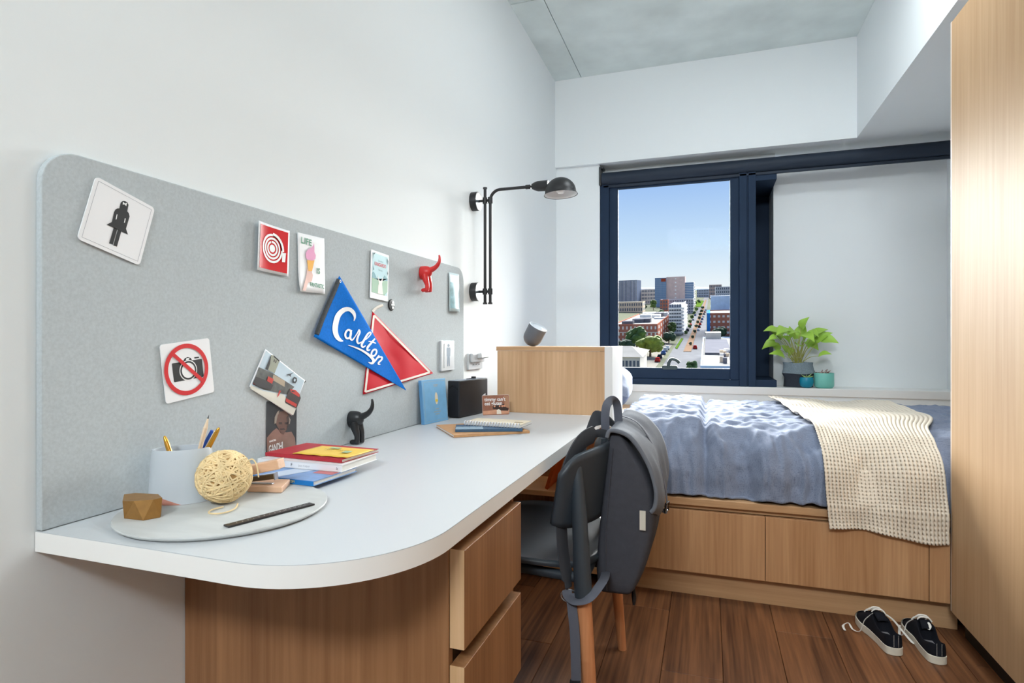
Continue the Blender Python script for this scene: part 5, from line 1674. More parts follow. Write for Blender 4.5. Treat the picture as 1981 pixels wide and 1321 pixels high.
# ============================================================ SHOES
def shoe(name, label, heel, toe, mirror=1):
    """low canvas plimsoll; heel and toe on the floor"""
    heel, toe = Vector(heel), Vector(toe)
    ax = (toe - heel); LN = ax.length; ax.normalize()
    M = frame((heel.x, heel.y, .0006), ax, Vector((-ax.y, ax.x, 0)))
    t = thing(name, label, 'shoe', (heel.x, heel.y, 0), group=None)
    CAN = mat('black_canvas', (24, 26, 34), .85, spec=.2, bump=(900, .3))
    RUB = mat('off_white_rubber', (226, 220, 204), .6, spec=.3, var=(30, .08))
    LACE = mat('white_lace', (232, 230, 224), .8)
    def halfw(s):
        # plan half-widths (inner, outer)
        pts = [(0, .0), (.03, .022), (.10, .029), (.25, .031), (.45, .033), (.68, .043), (.82, .042), (.93, .032), (.985, .016), (1, .0)]
        for (a, b), (c, d) in zip(pts, pts[1:]):
            if s <= c:
                q = (s - a) / (c - a); q = q * q * (3 - 2 * q) if d < b or s > .1 else math.sqrt(q)
                return b + (d - b) * q
        return 0
    def mid(s): return mirror * .006 * math.sin(max(0, s - .3) / .7 * PI * .9)
    # sole
    n = 30
    ol = [(s * LN, mid(s) + halfw(s)) for s in [.5 - .5 * math.cos(PI * i / n) for i in range(n + 1)]] + [(s * LN, mid(s) - halfw(s)) for s in [.5 + .5 * math.cos(PI * i / n) for i in range(1, n)]]
    g = G(); V, F = prismv(ol, 0, .026, M); g.add(V, F)
    g.build('sole', RUB, t, bevel=.003, smooth=50)
    # foxing stripe
    # upper: lofted sections
    secs = [0.006, .03, .06, .10, .18, .26, .34, .42, .50, .58, .66, .74, .82, .90, .955]
    def ht(s):
        pts = [(0, .066), (.05, .068), (.14, .056), (.26, .050), (.36, .060), (.44, .086), (.55, .084), (.70, .058), (.82, .046), (.93, .038), (1, .030)]
        for (a, b), (c, d) in zip(pts, pts[1:]):
            if s <= c:
                q = (s - a) / (c - a); return b + (d - b) * q
        return .03
    na = 17
    COLLAR = [(1, 0), (1.03, .25), (1.0, .5), (.95, .75), (.88, .93), (.82, 1.0), (.74, .90), (.66, .35), (0, .12)]
    V = []
    for s in secs:
        w = halfw(s) * .95; h = ht(s)
        opn = s < .45
        for k in range(na):
            a = PI * k / (na - 1)              # 0 right .. pi left
            c_, s_ = math.cos(a), math.sin(a)
            if opn:
                kk = k if k <= 8 else 16 - k
                yf, zf = COLLAR[kk]
                if s < .06: yf *= .92
                y = mid(s) + w * yf * (1 if k <= 8 else -1)
                z = .020 + (h - .020) * zf
            else:
                y = mid(s) + w * math.copysign(abs(c_) ** .7, c_)
                z = .020 + (h - .020) * s_ ** .75
            V.append(M @ Vector((s * LN, y, z)))
    F = []
    for i in range(len(secs) - 1):
        for k in range(na - 1):
            F.append((i * na + k, i * na + k + 1, (i + 1) * na + k + 1, (i + 1) * na + k))
    F.append(tuple(range(na)))
    F.append(tuple((len(secs) - 1) * na + k for k in range(na)))
    new('upper', V, F, CAN, t, smooth=60, sub=1)
    new('insole', [M @ Vector((a * LN, mid(a) + b * halfw(a), .034)) for a, b in ((.09, .3), (.09, -.3), (.2, -.42), (.36, -.42), (.36, .42), (.2, .42))], [(0, 1, 2, 3, 4, 5)], mat('insole_grey', (120, 120, 124), .9), t)
    # toe cap rubber
    V = []; tc_ = [.85, .88, .92, .965, .995]
    for s in tc_:
        w = halfw(s) * 1.02; h = ht(s) + .003 - .012 * max(0, (s - .9) / .1)
        for k in range(na):
            a = PI * k / (na - 1); c_, s_ = math.cos(a), math.sin(a)
            V.append(M @ Vector((s * LN, mid(s) + w * math.copysign(abs(c_) ** .7, c_), .020 + (h - .020) * s_ ** .75)))
    F = [(i * na + k, i * na + k + 1, (i + 1) * na + k + 1, (i + 1) * na + k) for i in range(len(tc_) - 1) for k in range(na - 1)] + [tuple((len(tc_) - 1) * na + k for k in range(na))]
    new('toe_cap', V, F, RUB, t, smooth=60)
    # tongue
    V = []
    for j in range(6):
        s = .36 + .26 * j / 5
        for i in range(5):
            yy = (i / 4 - .5) * .034
            V.append(M @ Vector((s * LN, mid(s) + yy, ht(s) + .004 - .25 * yy * yy / .02 + .010 * (j == 0))))
    new('tongue', V, gridf(5, 6), CAN, t, smooth=180, solid=.003, out=(0, 0, 1))
    # heel stitching
    for sg in (-1, 1):
        g = G()
        for q in range(11):
            z = .030 + .0036 * q
            p0 = M @ Vector((.0005 + .0004 * q / 10, sg * .007, z)); p1 = M @ Vector((.0005 + .0004 * q / 10, sg * .007, z + .002))
            V, F = tubev([p0, p1], .0006, 5); g.add(V, F)
        g.build('heel_stitching', LACE, t, kind='stuff')
    # lacing bars
    for q in range(4):
        s = .48 + .072 * q
        zz_ = ht(s) + .007
        for dx in (.0,):
            pth = smooth_path([M @ Vector((s * LN - .004, mid(s) - .020, zz_ - .007)), M @ Vector((s * LN, mid(s) - .010, zz_ + .004)), M @ Vector((s * LN + .003, mid(s) + .010, zz_ + .004)), M @ Vector((s * LN + .006, mid(s) + .020, zz_ - .007))], 5)
            tube('lace', pth, .0052, LACE, t, seg=8, flat=((0, 0, 1), .4))
    return t, M, LN, ht, mid, LACE
h1, t1_ = onz(1722, 1268, 0), onz(1676, 1186, 0)
h1 = Vector((.596, 2.232, 0)); dirn = Vector((-.13, 1, 0)).normalized()
t, M, LN, ht, mid, LACE = shoe('canvas_shoe', 'black canvas plimsoll with its lace trailing to the open floor', h1, h1 + dirn * .268, 1)
p = lambda a, b, c: M @ Vector((a * LN, b, c))
tube('lace', smooth_path([p(.50, .02, .080), p(.52, .045, .050), p(.50, .062, .012), p(.58, .078, .006), p(.66, .085, .018), p(.64, .105, .010), p(.54, .108, .005)], 7), .0042, LACE, t, seg=8, flat=((0, .4, 1), .35))
tube('lace', smooth_path([p(.50, -.02, .080), p(.50, -.045, .062), p(.44, -.070, .030), p(.36, -.090, .006), p(.40, -.105, .004)], 7), .0042, LACE, t, seg=8, flat=((0, -.4, 1), .35))
h2 = Vector((.712, 2.215, 0)); dirn = Vector((-.045, 1, 0)).normalized()
t, M, LN, ht, mid, LACE = shoe('canvas_shoe', 'black canvas plimsoll between the other shoe and the wardrobe', h2, h2 + dirn * .268, -1)
p = lambda a, b, c: M @ Vector((a * LN, b, c))
tube('lace', smooth_path([p(.60, .02, .072), p(.62, .038, .052), p(.58, .052, .018), p(.66, .056, .006), p(.74, .050, .030)], 7), .0042, LACE, t, seg=8, flat=((0, .4, 1), .35))
tube('lace', smooth_path([p(.50, -.008, .088), p(.40, -.012, .080), p(.36, -.004, .070)], 5), .0042, LACE, t, seg=8, flat=((0, 0, 1), .35))

# ============================================================ PLANTS ON THE SILL
SZ = .7425
def leaf(g, base, dirv, up, ln, wd_, curl=.3):
    """heart-shaped leaf, 7 x 5 grid"""
    d = Vector(dirv).normalized(); u_ = Vector(up); s_ = d.cross(u_).normalized(); n_ = s_.cross(d).normalized()
    V = []
    for i in range(8):
        t = i / 7
        w = wd_ * (math.sin(PI * min(1, t * .92 + .08) ** .75)) * (1 - .15 * t)
        for j in range(5):
            q = j / 4 * 2 - 1
            V.append(Vector(base) + d * (ln * (t - .06 * q * q * (t < .2))) + s_ * (w * q) + n_ * (ln * (-curl * t * t + .18 * abs(q) * math.sin(PI * t)) ))
    g.add(V, gridf(5, 8))
# felt pot
p0 = onz(1540, 746, SZ)
pcx, pcy = p0.x, 4.335
pl_ = thing('potted_plant', 'leafy light green plant in a folded felt pot by the window', 'plant', (pcx, pcy, SZ))
wp_ = pcy * CT - pcx * ST
def px2m(n): return n / FPX * wp_
FLD = mat('dark_felt_pot', (44, 50, 60), .9, var=(160, .15)); FLG = mat('grey_felt_pot', (120, 134, 142), .95, var=(160, .18))
def wavy(rx, z, ph, am=.004, n=48):
    return [Vector((pcx + (rx + am * math.sin(5 * a + ph)) * math.cos(a), pcy + (rx * .72 + am * math.sin(4 * a + ph)) * math.sin(a), SZ + .0006 + z + am * .6 * math.sin(3 * a + ph))) for a in [2 * PI * k / n for k in range(n)]]
R0 = px2m(26)
def loft(name, rings, m, parent, close=True, **kw):
    n = len(rings[0]); V = [p for r_ in rings for p in r_]
    F = [(i * n + k, i * n + (k + 1) % n, (i + 1) * n + (k + 1) % n, (i + 1) * n + k) for i in range(len(rings) - 1) for k in range(n)]
    if close: F.append(tuple(range(n)))
    return new(name, V, F, m, parent, smooth=60, **kw)
hb_ = px2m(26); ht_ = px2m(47)
r0 = wavy(R0, 0, 0, 0)
loft('pot_lower', [r0, wavy(R0 * .98, hb_ * .3, 1, .002), wavy(R0 * .98, hb_ * .7, 2, .003), wavy(R0 * 1.12, hb_, 2.5, .004)], FLD, pl_)
loft('pot_cuff', [wavy(R0 * 1.13, hb_ * .99, 2.5, .004), wavy(R0 * 1.02, hb_ + (ht_ - hb_) * .35, 3, .004), wavy(R0 * .98, hb_ + (ht_ - hb_) * .75, 4, .003), wavy(R0 * 1.0, ht_, 4.2, .005), wavy(R0 * .93, ht_ - .002, 4.2, .004), wavy(R0 * .88, ht_ - .03, 4.2, .002)], FLG, pl_, close=False)
new('soil', *prismv([(pcx + R0 * .9 * math.cos(a), pcy + R0 * .64 * math.sin(a)) for a in [2 * PI * k / 24 for k in range(24)]], SZ + ht_ - .03, SZ + ht_ - .022), mat('soil', (66, 50, 38), .95), pl_)
LEAF = mat('lime_leaf', (164, 204, 82), .45, spec=.4, trans=.25); STEM = mat('pale_stem', (168, 168, 84), .5)
rnd = random.Random(11)
ends = [(1505, 640, 34), (1500, 662, 32), (1512, 655, 30), (1522, 636, 36), (1517, 690, 36), (1528, 664, 30), (1538, 640, 34), (1548, 650, 34), (1556, 645, 36), (1560, 660, 34), (1572, 650, 36), (1578, 658, 36), (1584, 688, 28), (1590, 656, 34), (1545, 668, 28), (1508, 676, 30), (1532, 652, 28), (1566, 640, 26), (1550, 634, 30), (1516, 646, 26), (1526, 643, 22), (1541, 655, 24), (1553, 662, 22), (1534, 674, 20), (1569, 664, 24), (1575, 644, 20), (1510, 650, 22), (1558, 652, 22), (1502, 652, 22), (1546, 642, 20), (1524, 680, 22), (1563, 672, 20)]
for (u, v, ls) in ends:
    dy = rnd.uniform(-.09, .05)
    e_ = ony(u, v, pcy + dy)
    b0 = Vector((pcx + rnd.uniform(-.02, .02), pcy + rnd.uniform(-.015, .015), SZ + ht_ - .025))
    mid_ = b0.lerp(e_, .55) + Vector((0, 0, .018))
    st_ = tube('stem', smooth_path([b0, mid_, e_], 5), [.0022] * 6 + [.0015] * 5, STEM, pl_, seg=6)
    dv = Vector((e_.x - pcx, (e_.y - pcy) * .8 - .2 * 0, rnd.uniform(-.05, .10)))
    if dv.length < .02: dv = Vector((rnd.uniform(-1, 1), -.6, .2))
    g = G(); leaf(g, e_, dv + Vector((0, -.03, 0)), (rnd.uniform(-.3, .3), rnd.uniform(-1.1, -.5), .9), px2m(ls * .8), px2m(ls * .34), rnd.uniform(.15, .55))
    lf = g.build('leaf', LEAF, st_, smooth=180)
# small teal pot
def round_pot(name, label, u, v, ypos, rpx, hpx, prof, m):
    p = onz(u, v, SZ); pp_ = Vector((ony(u, v, ypos).x, ypos, SZ + .0006))
    w = ypos * CT - pp_.x * ST
    r_, h_ = rpx / FPX * w, hpx / FPX * w
    t = thing(name, label, 'plant', pp_)
    lathe('pot', [(a * r_, b * h_) for a, b in prof], Matrix.Translation(pp_), m, t, seg=36)
    lathe('soil', [(.0005, h_ * .80), (r_ * .84, h_ * .80), (r_ * .84, h_ * .86), (.0005, h_ * .88)], Matrix.Translation(pp_), mat('soil', (66, 50, 38), .95), t, seg=24)
    return t, pp_, r_, h_
t, pp_, r_, h_ = round_pot('succulent_pot', 'tiny pale green succulent in a round teal pot', 1560, 749, 4.272, 12.6, 20, [(.01, 0), (.55, 0), (.85, .15), (1, .5), (.98, .8), (.90, 1), (.82, 1), (.85, .8), (.01, .75)], mat('teal_glaze', (8, 130, 158), .35))
SUC = mat('pale_succulent', (172, 206, 130), .5)
for q in range(11):
    a = 2 * PI * q / 11 * 1.62; el = .35 + .6 * (q / 11)
    d_ = Vector((math.cos(a) * math.cos(el), math.sin(a) * math.cos(el), math.sin(el)))
    b0 = pp_ + Vector((0, 0, h_ * .9))
    tube('leaf', [b0, b0 + d_ * r_ * .5, b0 + d_ * r_ * 1.05], [.003, .004, .0008], SUC, t, seg=6)
t, pp_, r_, h_ = round_pot('cactus_pot', 'tangled dry cactus stems in a mint green pot', 1594, 750, 4.285, 17.5, 29, [(.01, 0), (.80, 0), (.95, .08), (1, .2), (1, .98), (.99, 1), (.92, 1), (.91, .8), (.01, .78)], mat('mint_glaze', (120, 196, 182), .4))
rnd = random.Random(5)
for q in range(26):
    a = rnd.uniform(0, 2 * PI); rr = r_ * .75 * rnd.random() ** .5
    b0 = pp_ + Vector((rr * math.cos(a), rr * math.sin(a), h_ * .88))
    e_ = b0 + Vector((rnd.uniform(-.6, .6) * r_, rnd.uniform(-.5, .5) * r_, rnd.uniform(.1, .65) * r_))
    tube('twig', smooth_path([b0, b0.lerp(e_, .5) + Vector((rnd.uniform(-.004, .004), 0, rnd.uniform(.0, .008))), e_], 4), [.0022, .0022, .002, .002, .002, .0016, .0014, .0012, .0008], mat('dry_twig' + str(q % 3), [(150, 120, 112), (206, 190, 180), (120, 84, 78)][q % 3], .8), t, seg=5)
# ============================================================ THE STREET OUTSIDE (a city block rising gently away from the building)
HC = 30.0                                     # eye height above the street
HOR = 553.0                                   # street plane vanishes here (it climbs about 5.5 degrees)
SLOPE = (660.5 - HOR) / FPX
RIGHT = Vector((CT, ST, 0)); FWD = Vector((-ST, CT, 0))
def gz(x, y):
    return CAM_H - HC + SLOPE * (-ST * x + CT * y)
def GP(u, v):
    w = HC * FPX / (v - HOR)
    p = RIGHT * ((u - 990.5) / FPX * w) + FWD * w
    p.z = gz(p.x, p.y)
    return p
def dep(v): return HC * FPX / (v - HOR)
def hgt_at(p, v):
    """height above the street of photograph row v at point p"""
    w = -ST * p.x + CT * p.y
    return CAM_H + (660.5 - v) / FPX * w - p.z
CM = {}
def cm(name, c, rough=.8): return mat('city_' + name, c, rough, spec=0.0, var=(.25, .08))
ASPH = cm('asphalt', (104, 104, 106)); PAVE = cm('pavement', (122, 118, 110)); MED = cm('median_soil', (116, 96, 80)); GRASS = cm('grass', (70, 92, 36))
GLZ = mat('city_glass', (104, 130, 160), .3, spec=.3); CREAMB = cm('cream', (214, 204, 190)); BRICK = cm('brick', (168, 108, 90)); PINK = cm('pink_stone', (206, 180, 172)); WHT = cm('white_render', (226, 224, 220)); DARKB = cm('dark_cladding', (98, 106, 124)); GREYB2 = cm('grey_block', (176, 178, 186)); ROOFW = cm('pale_roof', (140, 138, 134)); ROOFG = cm('grey_roof', (104, 104, 110)); BLUEP = cm('blue_panel', (60, 130, 200)); SHED = cm('shed_metal', (176, 196, 222)); BEIGE = cm('beige', (208, 190, 166)); WIN = mat('city_window', (84, 92, 104), .3, spec=.3)

def gquad(name, pts, m, lift, label, cat, kind=None):
    V = [GP(*p) + Vector((0, 0, lift)) for p in pts]
    V += [v - Vector((0, 0, .3)) for v in V]
    n = len(pts)
    F = [tuple(range(n)), tuple(range(n, 2 * n))] + [(i, (i + 1) % n, n + (i + 1) % n, n + i) for i in range(n)]
    return new(name, V, F, m, label=label, cat=cat, kind=kind)
def plane_pt(r_, w):
    p = RIGHT * r_ + FWD * w; p.z = gz(p.x, p.y); return p
V = [plane_pt(-900, 60), plane_pt(1600, 60), plane_pt(6000, 6000), plane_pt(-6000, 6000)]
V2 = [v - Vector((0, 0, 1)) for v in V]
new('ground', V + V2, [(0, 1, 2, 3), (4, 5, 6, 7), (0, 1, 5, 4), (1, 2, 6, 5), (2, 3, 7, 6), (3, 0, 4, 7)], cm('ground', (96, 98, 84)), kind='structure')
rnd = random.Random(9)
g = G()
for q in range(46):
    w_ = rnd.uniform(320, 1500); r_ = w_ * rnd.uniform(-1.0, .12) - 12
    p = plane_pt(r_, w_); h_ = rnd.uniform(8, 26); a_, b_ = rnd.uniform(9, 22), rnd.uniform(10, 30)
    g.box((p.x - a_, p.y - b_, p.z - 4), (p.x + a_, p.y + b_, p.z + h_))
g.build('city_blocks', cm('block_mix', (190, 182, 172)), bpy.data.objects['ground'], kind='stuff')
gquad('road', [(1262, 740), (1362, 740), (1366, 640), (1367, 600), (1371, 575), (1363, 575), (1344, 610), (1318, 650)], ASPH, .15, 'long straight grey road running away from the window', 'road', 'structure')
gquad('side_street', [(1190, 720), (1262, 720), (1300, 668), (1290, 655), (1262, 640), (1190, 664)], PAVE, .12, 'pale side street and forecourt beside the road', 'street', 'structure')
gquad('median_strip', [(1322, 681), (1337, 681), (1347, 645), (1362, 600), (1367, 580), (1364, 580), (1354, 605), (1336, 648)], MED, .35, 'brown planted median strip down the middle of the road', 'median', 'structure')
gquad('verge', [(1306, 674), (1310, 676), (1322, 656), (1318, 655)], GRASS, .4, 'narrow green verge along the left kerb of the road', 'verge', 'structure')
gquad('lawn', [(1346, 594), (1356, 594), (1362, 582), (1348, 581)], GRASS, .5, 'bright green lawn at the far end of the road', 'lawn', 'structure')

KS = [0.0, 0.0]
class SB(G):
    """blocks that follow the fall of the street"""
    def box(s, a, b):
        V = boxv(*a, *b)
        for v in V: v.z += KS[0] * (v.y - KS[1])
        return s.add(V, BOXF)
def sbox(name, a, b, m, parent): return SB().box(a, b).build(name, m, parent)
def building(name, label, u0, u1, vb, vt, depth, wall, roof, rows=0, cols=0, side_rows=0, side_cols=0, win=WIN, ww=.55, wh=.55, parapet=.6, extra=None):
    """axis-aligned block standing on the street plane; u0..u1 its front, vb its front base, vt its front top"""
    pc = GP((u0 + u1) / 2, vb)
    Y0 = pc.y
    x0 = ray(u0, vb)[0] / ray(u0, vb)[1] * Y0; x1 = ray(u1, vb)[0] / ray(u1, vb)[1] * Y0
    w = -ST * (x0 + x1) / 2 + CT * Y0
    z0 = gz((x0 + x1) / 2, Y0) - 2; z1 = CAM_H + (660.5 - vt) / FPX * w
    t = thing(name, label, 'building', ((x0 + x1) / 2, Y0, z0 + 2))
    KS[0], KS[1] = SLOPE * CT, Y0
    SB().box((x0, Y0, z0), (x1, Y0 + depth, z1)).build('wall', wall, t)
    SB().box((x0 + .4, Y0 + .4, z1), (x1 - .4, Y0 + depth - .4, z1 + .15)).build('roof', roof, t)
    g = SB()
    for a, b in (((x0, Y0, z1), (x1, Y0 + .4, z1 + parapet)), ((x0, Y0 + depth - .4, z1), (x1, Y0 + depth, z1 + parapet)), ((x0, Y0 + .4, z1), (x0 + .4, Y0 + depth - .4, z1 + parapet)), ((x1 - .4, Y0 + .4, z1), (x1, Y0 + depth - .4, z1 + parapet))):
        g.box(a, b)
    g.build('parapet', wall, t)
    H_ = z1 - z0 - 2
    if rows * cols:
        g = SB()
        for r_ in range(rows):
            for c_ in range(cols):
                cx_ = x0 + (x1 - x0) * (c_ + .5) / cols; cz_ = z0 + 2 + H_ * (r_ + .55) / rows
                hw, hh = (x1 - x0) / cols * ww / 2, H_ / rows * wh / 2
                g.box((cx_ - hw, Y0 - .12, cz_ - hh), (cx_ + hw, Y0 + .05, cz_ + hh))
        g.build('windows', win, t, kind='stuff')
    if side_rows * side_cols:
        g = SB()
        xs_ = x1 if (u0 + u1) / 2 < 1365 else x0
        for r_ in range(side_rows):
            for c_ in range(side_cols):
                cy_ = Y0 + depth * (c_ + .5) / side_cols; cz_ = z0 + 2 + H_ * (r_ + .55) / side_rows
                hw, hh = depth / side_cols * ww / 2, H_ / side_rows * wh / 2
                g.box((xs_ - .1, cy_ - hw, cz_ - hh), (xs_ + .1, cy_ + hw, cz_ + hh))
        g.build('side_windows', win, t, kind='stuff')
    return t, (x0, x1, Y0, Y0 + depth, z0, z1)
# far row
building('tower_block', 'dark slatted block behind the white apartments at the left', 1192, 1232, 590, 543, 60, DARKB, ROOFG, 1, 16, win=WHT, ww=.22, wh=.9)
building('apartment_block', 'small white apartment block with scattered dark windows', 1205, 1221, 586, 563, 18, WHT, ROOFW, 5, 4)
building('apartment_block', 'narrow chequered block beside the white apartments', 1222.6, 1232, 586, 561, 18, GREYB2, ROOFW, 6, 3, win=WHT)
building('long_building', 'long cream terrace left of the glass tower', 1232, 1268, 588, 560, 45, CREAMB, ROOFW, 4, 12, 4, 6)
tb, bb_ = building('office_tower', 'tallest tower with blue glass wing and pink stone core', 1289, 1325, 594, 536, 30, PINK, ROOFW, 8, 1, win=WHT, ww=.08, wh=.3)
x0, x1, y0, y1, z0, z1 = bb_
kx = (x1 - x0) / 36
sbox('glass_wing', (x0 - 22 * kx, y0 - 2, z0), (x0, y1 - 4, z1 - .5), GLZ, tb)
g = SB()
for q in range(15):
    zq = z0 + 4 + (z1 - z0 - 5) * q / 15
    g.box((x0 - 22 * kx - .1, y0 - 2.15, zq), (x0, y0 - 1.9, zq + .35))
for q in range(9):
    g.box((x0 - 22 * kx + 22 * kx * q / 8 - .12, y0 - 2.15, z0), (x0 - 22 * kx + 22 * kx * q / 8 + .12, y0 - 1.9, z1 - .5))
g.build('glazing_bars', cm('mullions', (150, 166, 184)), tb, kind='stuff')
sbox('glass_wing', (x1, y0 + 3, z0), (x1 + 17 * kx, y1, z1 - 8), GLZ, tb)
g = SB()
for q in range(13):
    zq = z0 + 4 + (z1 - 8 - z0 - 5) * q / 13
    g.box((x1, y0 + 2.85, zq), (x1 + 17 * kx, y0 + 3.1, zq + .4))
    g.box((x1 + 17 * kx - .2, y0 + 2.5, zq), (x1 + 17 * kx + 1.6, y1 + 6, zq + 1.1))
g.build('balcony_bands', WHT, tb, kind='stuff')
sbox('roof_sign', (x0 - 10 * kx, y0 - 2.3, z1 - 6), (x0 - 1 * kx, y0 - 2.0, z1 - 1.5), cm('sign_red', (150, 70, 50)), tb)
building('office_block', 'brown and grey block in front of the tallest tower', 1278, 1341, 606, 580, 24, GREYB2, ROOFW, 5, 14, 5, 6)
building('brick_annexe', 'small brown brick block at the foot of the tallest tower', 1277, 1292, 608, 581, 14, BRICK, ROOFG, 4, 3)
tb, bb_ = building('balcony_apartments', 'wedge shaped grey apartment block with white balcony bands', 1294, 1318, 648, 591, 70, GREYB2, ROOFW, 0, 0)
x0, x1, y0, y1, z0, z1 = bb_
g = SB(); gw = SB()
for q in range(8):
    zq = z0 + 3 + (z1 - z0 - 3.2) * q / 8
    g.box((x0 - .1, y0 - 1.3, zq), (x1 + .2, y0 + .1, zq + 1.1))
    for c_ in range(9):
        ya = y0 + (y1 - y0) * c_ / 9
        g.box((x1 - .1, ya + 1, zq), (x1 + 1.5, ya + (y1 - y0) / 9 - 1.2, zq + 1.1))
        gw.box((x1 - .05, ya + 1.5, zq + 1.2), (x1 + .12, ya + (y1 - y0) / 9 - 1.6, zq + 3))
    for c_ in range(5):
        xa = x0 + (x1 - x0) * c_ / 5
        gw.box((xa + .4, y0 - .12, zq + 1.2), (xa + (x1 - x0) / 5 - .4, y0 + .05, zq + 3.1))
g.build('balconies', WHT, tb, kind='stuff'); gw.build('windows', WIN, tb, kind='stuff')
building('beige_building', 'low beige stone building with arched dark windows', 1190, 1243, 604, 585, 30, BEIGE, ROOFW, 2, 12, 2, 5)
tb, bb_ = building('brick_building', 'red brick block with pale cluttered roof behind the trees', 1186, 1272, 664, 629, 120, BRICK, ROOFW, 3, 11, 3, 7, win=cm('window_pale', (214, 208, 202)), ww=.35, wh=.5)
x0, x1, y0, y1, z0, z1 = bb_
rnd = random.Random(2)
for q in range(12):
    ax_, ay_ = x0 + 3 + (x1 - x0 - 8) * rnd.random(), y0 + 5 + (y1 - y0 - 24) * rnd.random()
    sx_, sy_, sz_ = rnd.uniform(3, 9), rnd.uniform(5, 14), rnd.uniform(.8, 2.6)
    sbox('roof_unit', (ax_, ay_, z1 + .15), (ax_ + sx_, ay_ + sy_, z1 + .15 + sz_), WHT if q % 2 else ROOFG, tb)
g = SB(); g.box((x0 - .1, y0 - .5, z0 + 2 + (z1 - z0 - 2) * .58), (x1 + .5, y0, z0 + 2 + (z1 - z0 - 2) * .62)); g.build('string_course', CREAMB, tb)
# right side of the road
building('far_block', 'brown block at the far right end of the road', 1372, 1396, 578, 551, 40, cm('brown', (176, 156, 148)), ROOFG, 4, 8)
building('far_block', 'pale grey block at the far right behind the metal shed', 1384, 1420, 582, 555, 40, GREYB2, ROOFG, 4, 9)
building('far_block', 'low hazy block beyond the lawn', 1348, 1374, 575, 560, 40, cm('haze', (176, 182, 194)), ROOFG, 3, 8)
building('metal_shed', 'blue grey metal clad hall right of the road', 1375, 1430, 602, 573, 50, SHED, ROOFW, 0, 0, 3, 8)
tb, bb_ = building('brick_offices', 'red brick offices with blue end wall right of the road', 1369, 1440, 649, 607, 46, BRICK, ROOFW, 4, 8, 4, 8, win=cm('window_pale', (214, 208, 202)), ww=.5, wh=.4)
x0, x1, y0, y1, z0, z1 = bb_
sbox('blue_end', (x0 - .5, y0 - .6, z0), (x0 + 1.4, y1, z1 + .6), BLUEP, tb)
tb, bb_ = building('low_building', 'low white roofed building with rooftop plant at the lower right', 1355, 1440, 770, 712, 92, SHED, ROOFW, 0, 0)
x0, x1, y0, y1, z0, z1 = bb_
g = SB(); g.box((x0 + 1, y0 + 30, z1 + .15), (x0 + 9, y1 - 12, z1 + .8)); g.build('roof_step', ROOFG, tb)
sbox('roof_step', (x0 + 1, y1 - 8, z1 + .15), (x0 + 7, y1 - 1, z1 + 3), CREAMB, tb)
for q in range(18):
    ax_, ay_ = x0 + 5 + 6 * rnd.random(), y0 + 3 + 32 * rnd.random()
    sbox('roof_unit', (ax_, ay_, z1 + .15), (ax_ + 1.1, ay_ + 1.3, z1 + rnd.uniform(1.0, 2.0)), (WHT, BEIGE, ROOFG)[q % 3], tb)
tb, bb_ = building('roof_corner', 'pale flat roofed house at the lower left of the view', 1180, 1238, 735, 694, 22, CREAMB, ROOFW, 2, 8)
x0, x1, y0, y1, z0, z1 = bb_
V = [(x0, y0 - .6, z1 + .6), (x1 + 1, y0 - .6, z1 + .6), (x1 + 1, y1, z1 + .6), (x0, y1, z1 + .6), (x0, (y0 + y1) / 2, z1 + 3), (x1 - 4, (y0 + y1) / 2, z1 + 3)]
V = [(a_, b_, c_ + KS[0] * (b_ - KS[1])) for a_, b_, c_ in V]
new('hip_roof', V, [(0, 1, 5, 4), (1, 2, 5), (2, 3, 4, 5), (3, 0, 4), (0, 3, 2, 1)], ROOFW, tb)

# trees
def tree(name, label, u, vb, vt, wpx_, col, group=None, seed=0):
    p = GP(u, vb); w = -ST * p.x + CT * p.y
    h_ = (vb - vt) / FPX * w; r_ = wpx_ / 2 / FPX * w
    t = thing(name, label, 'tree', p, group)
    rn = random.Random(seed)
    bm = bmesh.new()
    for q in range(34):
        a = rn.uniform(0, 2 * PI); rr = r_ * .72 * rn.random() ** .5; zz_ = h_ * (.34 + .5 * rn.random())
        s_ = r_ * rn.uniform(.22, .42)
        k_ = 1 - abs(zz_ / h_ - .58) * 1.1
        m_ = Matrix.Translation((p.x + rr * k_ * math.cos(a), p.y + rr * k_ * math.sin(a), p.z + zz_)) @ Matrix.Diagonal((s_, s_, s_ * .85, 1))
        bmesh.ops.create_icosphere(bm, subdivisions=2, radius=1, matrix=m_)
    for v in bm.verts:
        n_ = mn.noise(v.co * (2.4 / r_) * 2.2) + .6 * mn.noise(v.co * (9 / r_))
        v.co += Vector((n_, mn.noise(v.co * (5 / r_) + Vector((3, 1, 2))), n_ * .6)) * r_ * .09
    me = bpy.data.meshes.new('crown'); bm.to_mesh(me); bm.free()
    for f_ in me.polygons: f_.use_smooth = False
    me.materials.append(col)
    o = bpy.data.objects.new('crown', me); COL.objects.link(o); o.parent = t
    o.matrix_parent_inverse = Matrix.Translation(-p)
    tube('trunk', [p - Vector((0, 0, .5)), p + Vector((0, 0, h_ * .5))], [r_ * .08, r_ * .05], cm('bark', (88, 70, 56)), t, seg=8)
LF1 = mat('city_leaf_yellow', (110, 124, 40), .9, var=(.5, .30)); LF2 = mat('city_leaf_green', (66, 90, 42), .9, var=(.5, .35)); LF3 = mat('city_leaf_dark', (46, 66, 44), .9, var=(.5, .35))
tree('plane_tree', 'large yellow-green tree in front of the brick block', 1258, 690, 650, 58, LF1, seed=1)
tree('plane_tree', 'tall green tree against the corner of the brick block', 1232, 682, 628, 46, LF2, seed=2)
tree('plane_tree', 'dark green tree at the left edge below the brick block', 1210, 684, 656, 36, LF3, seed=3)
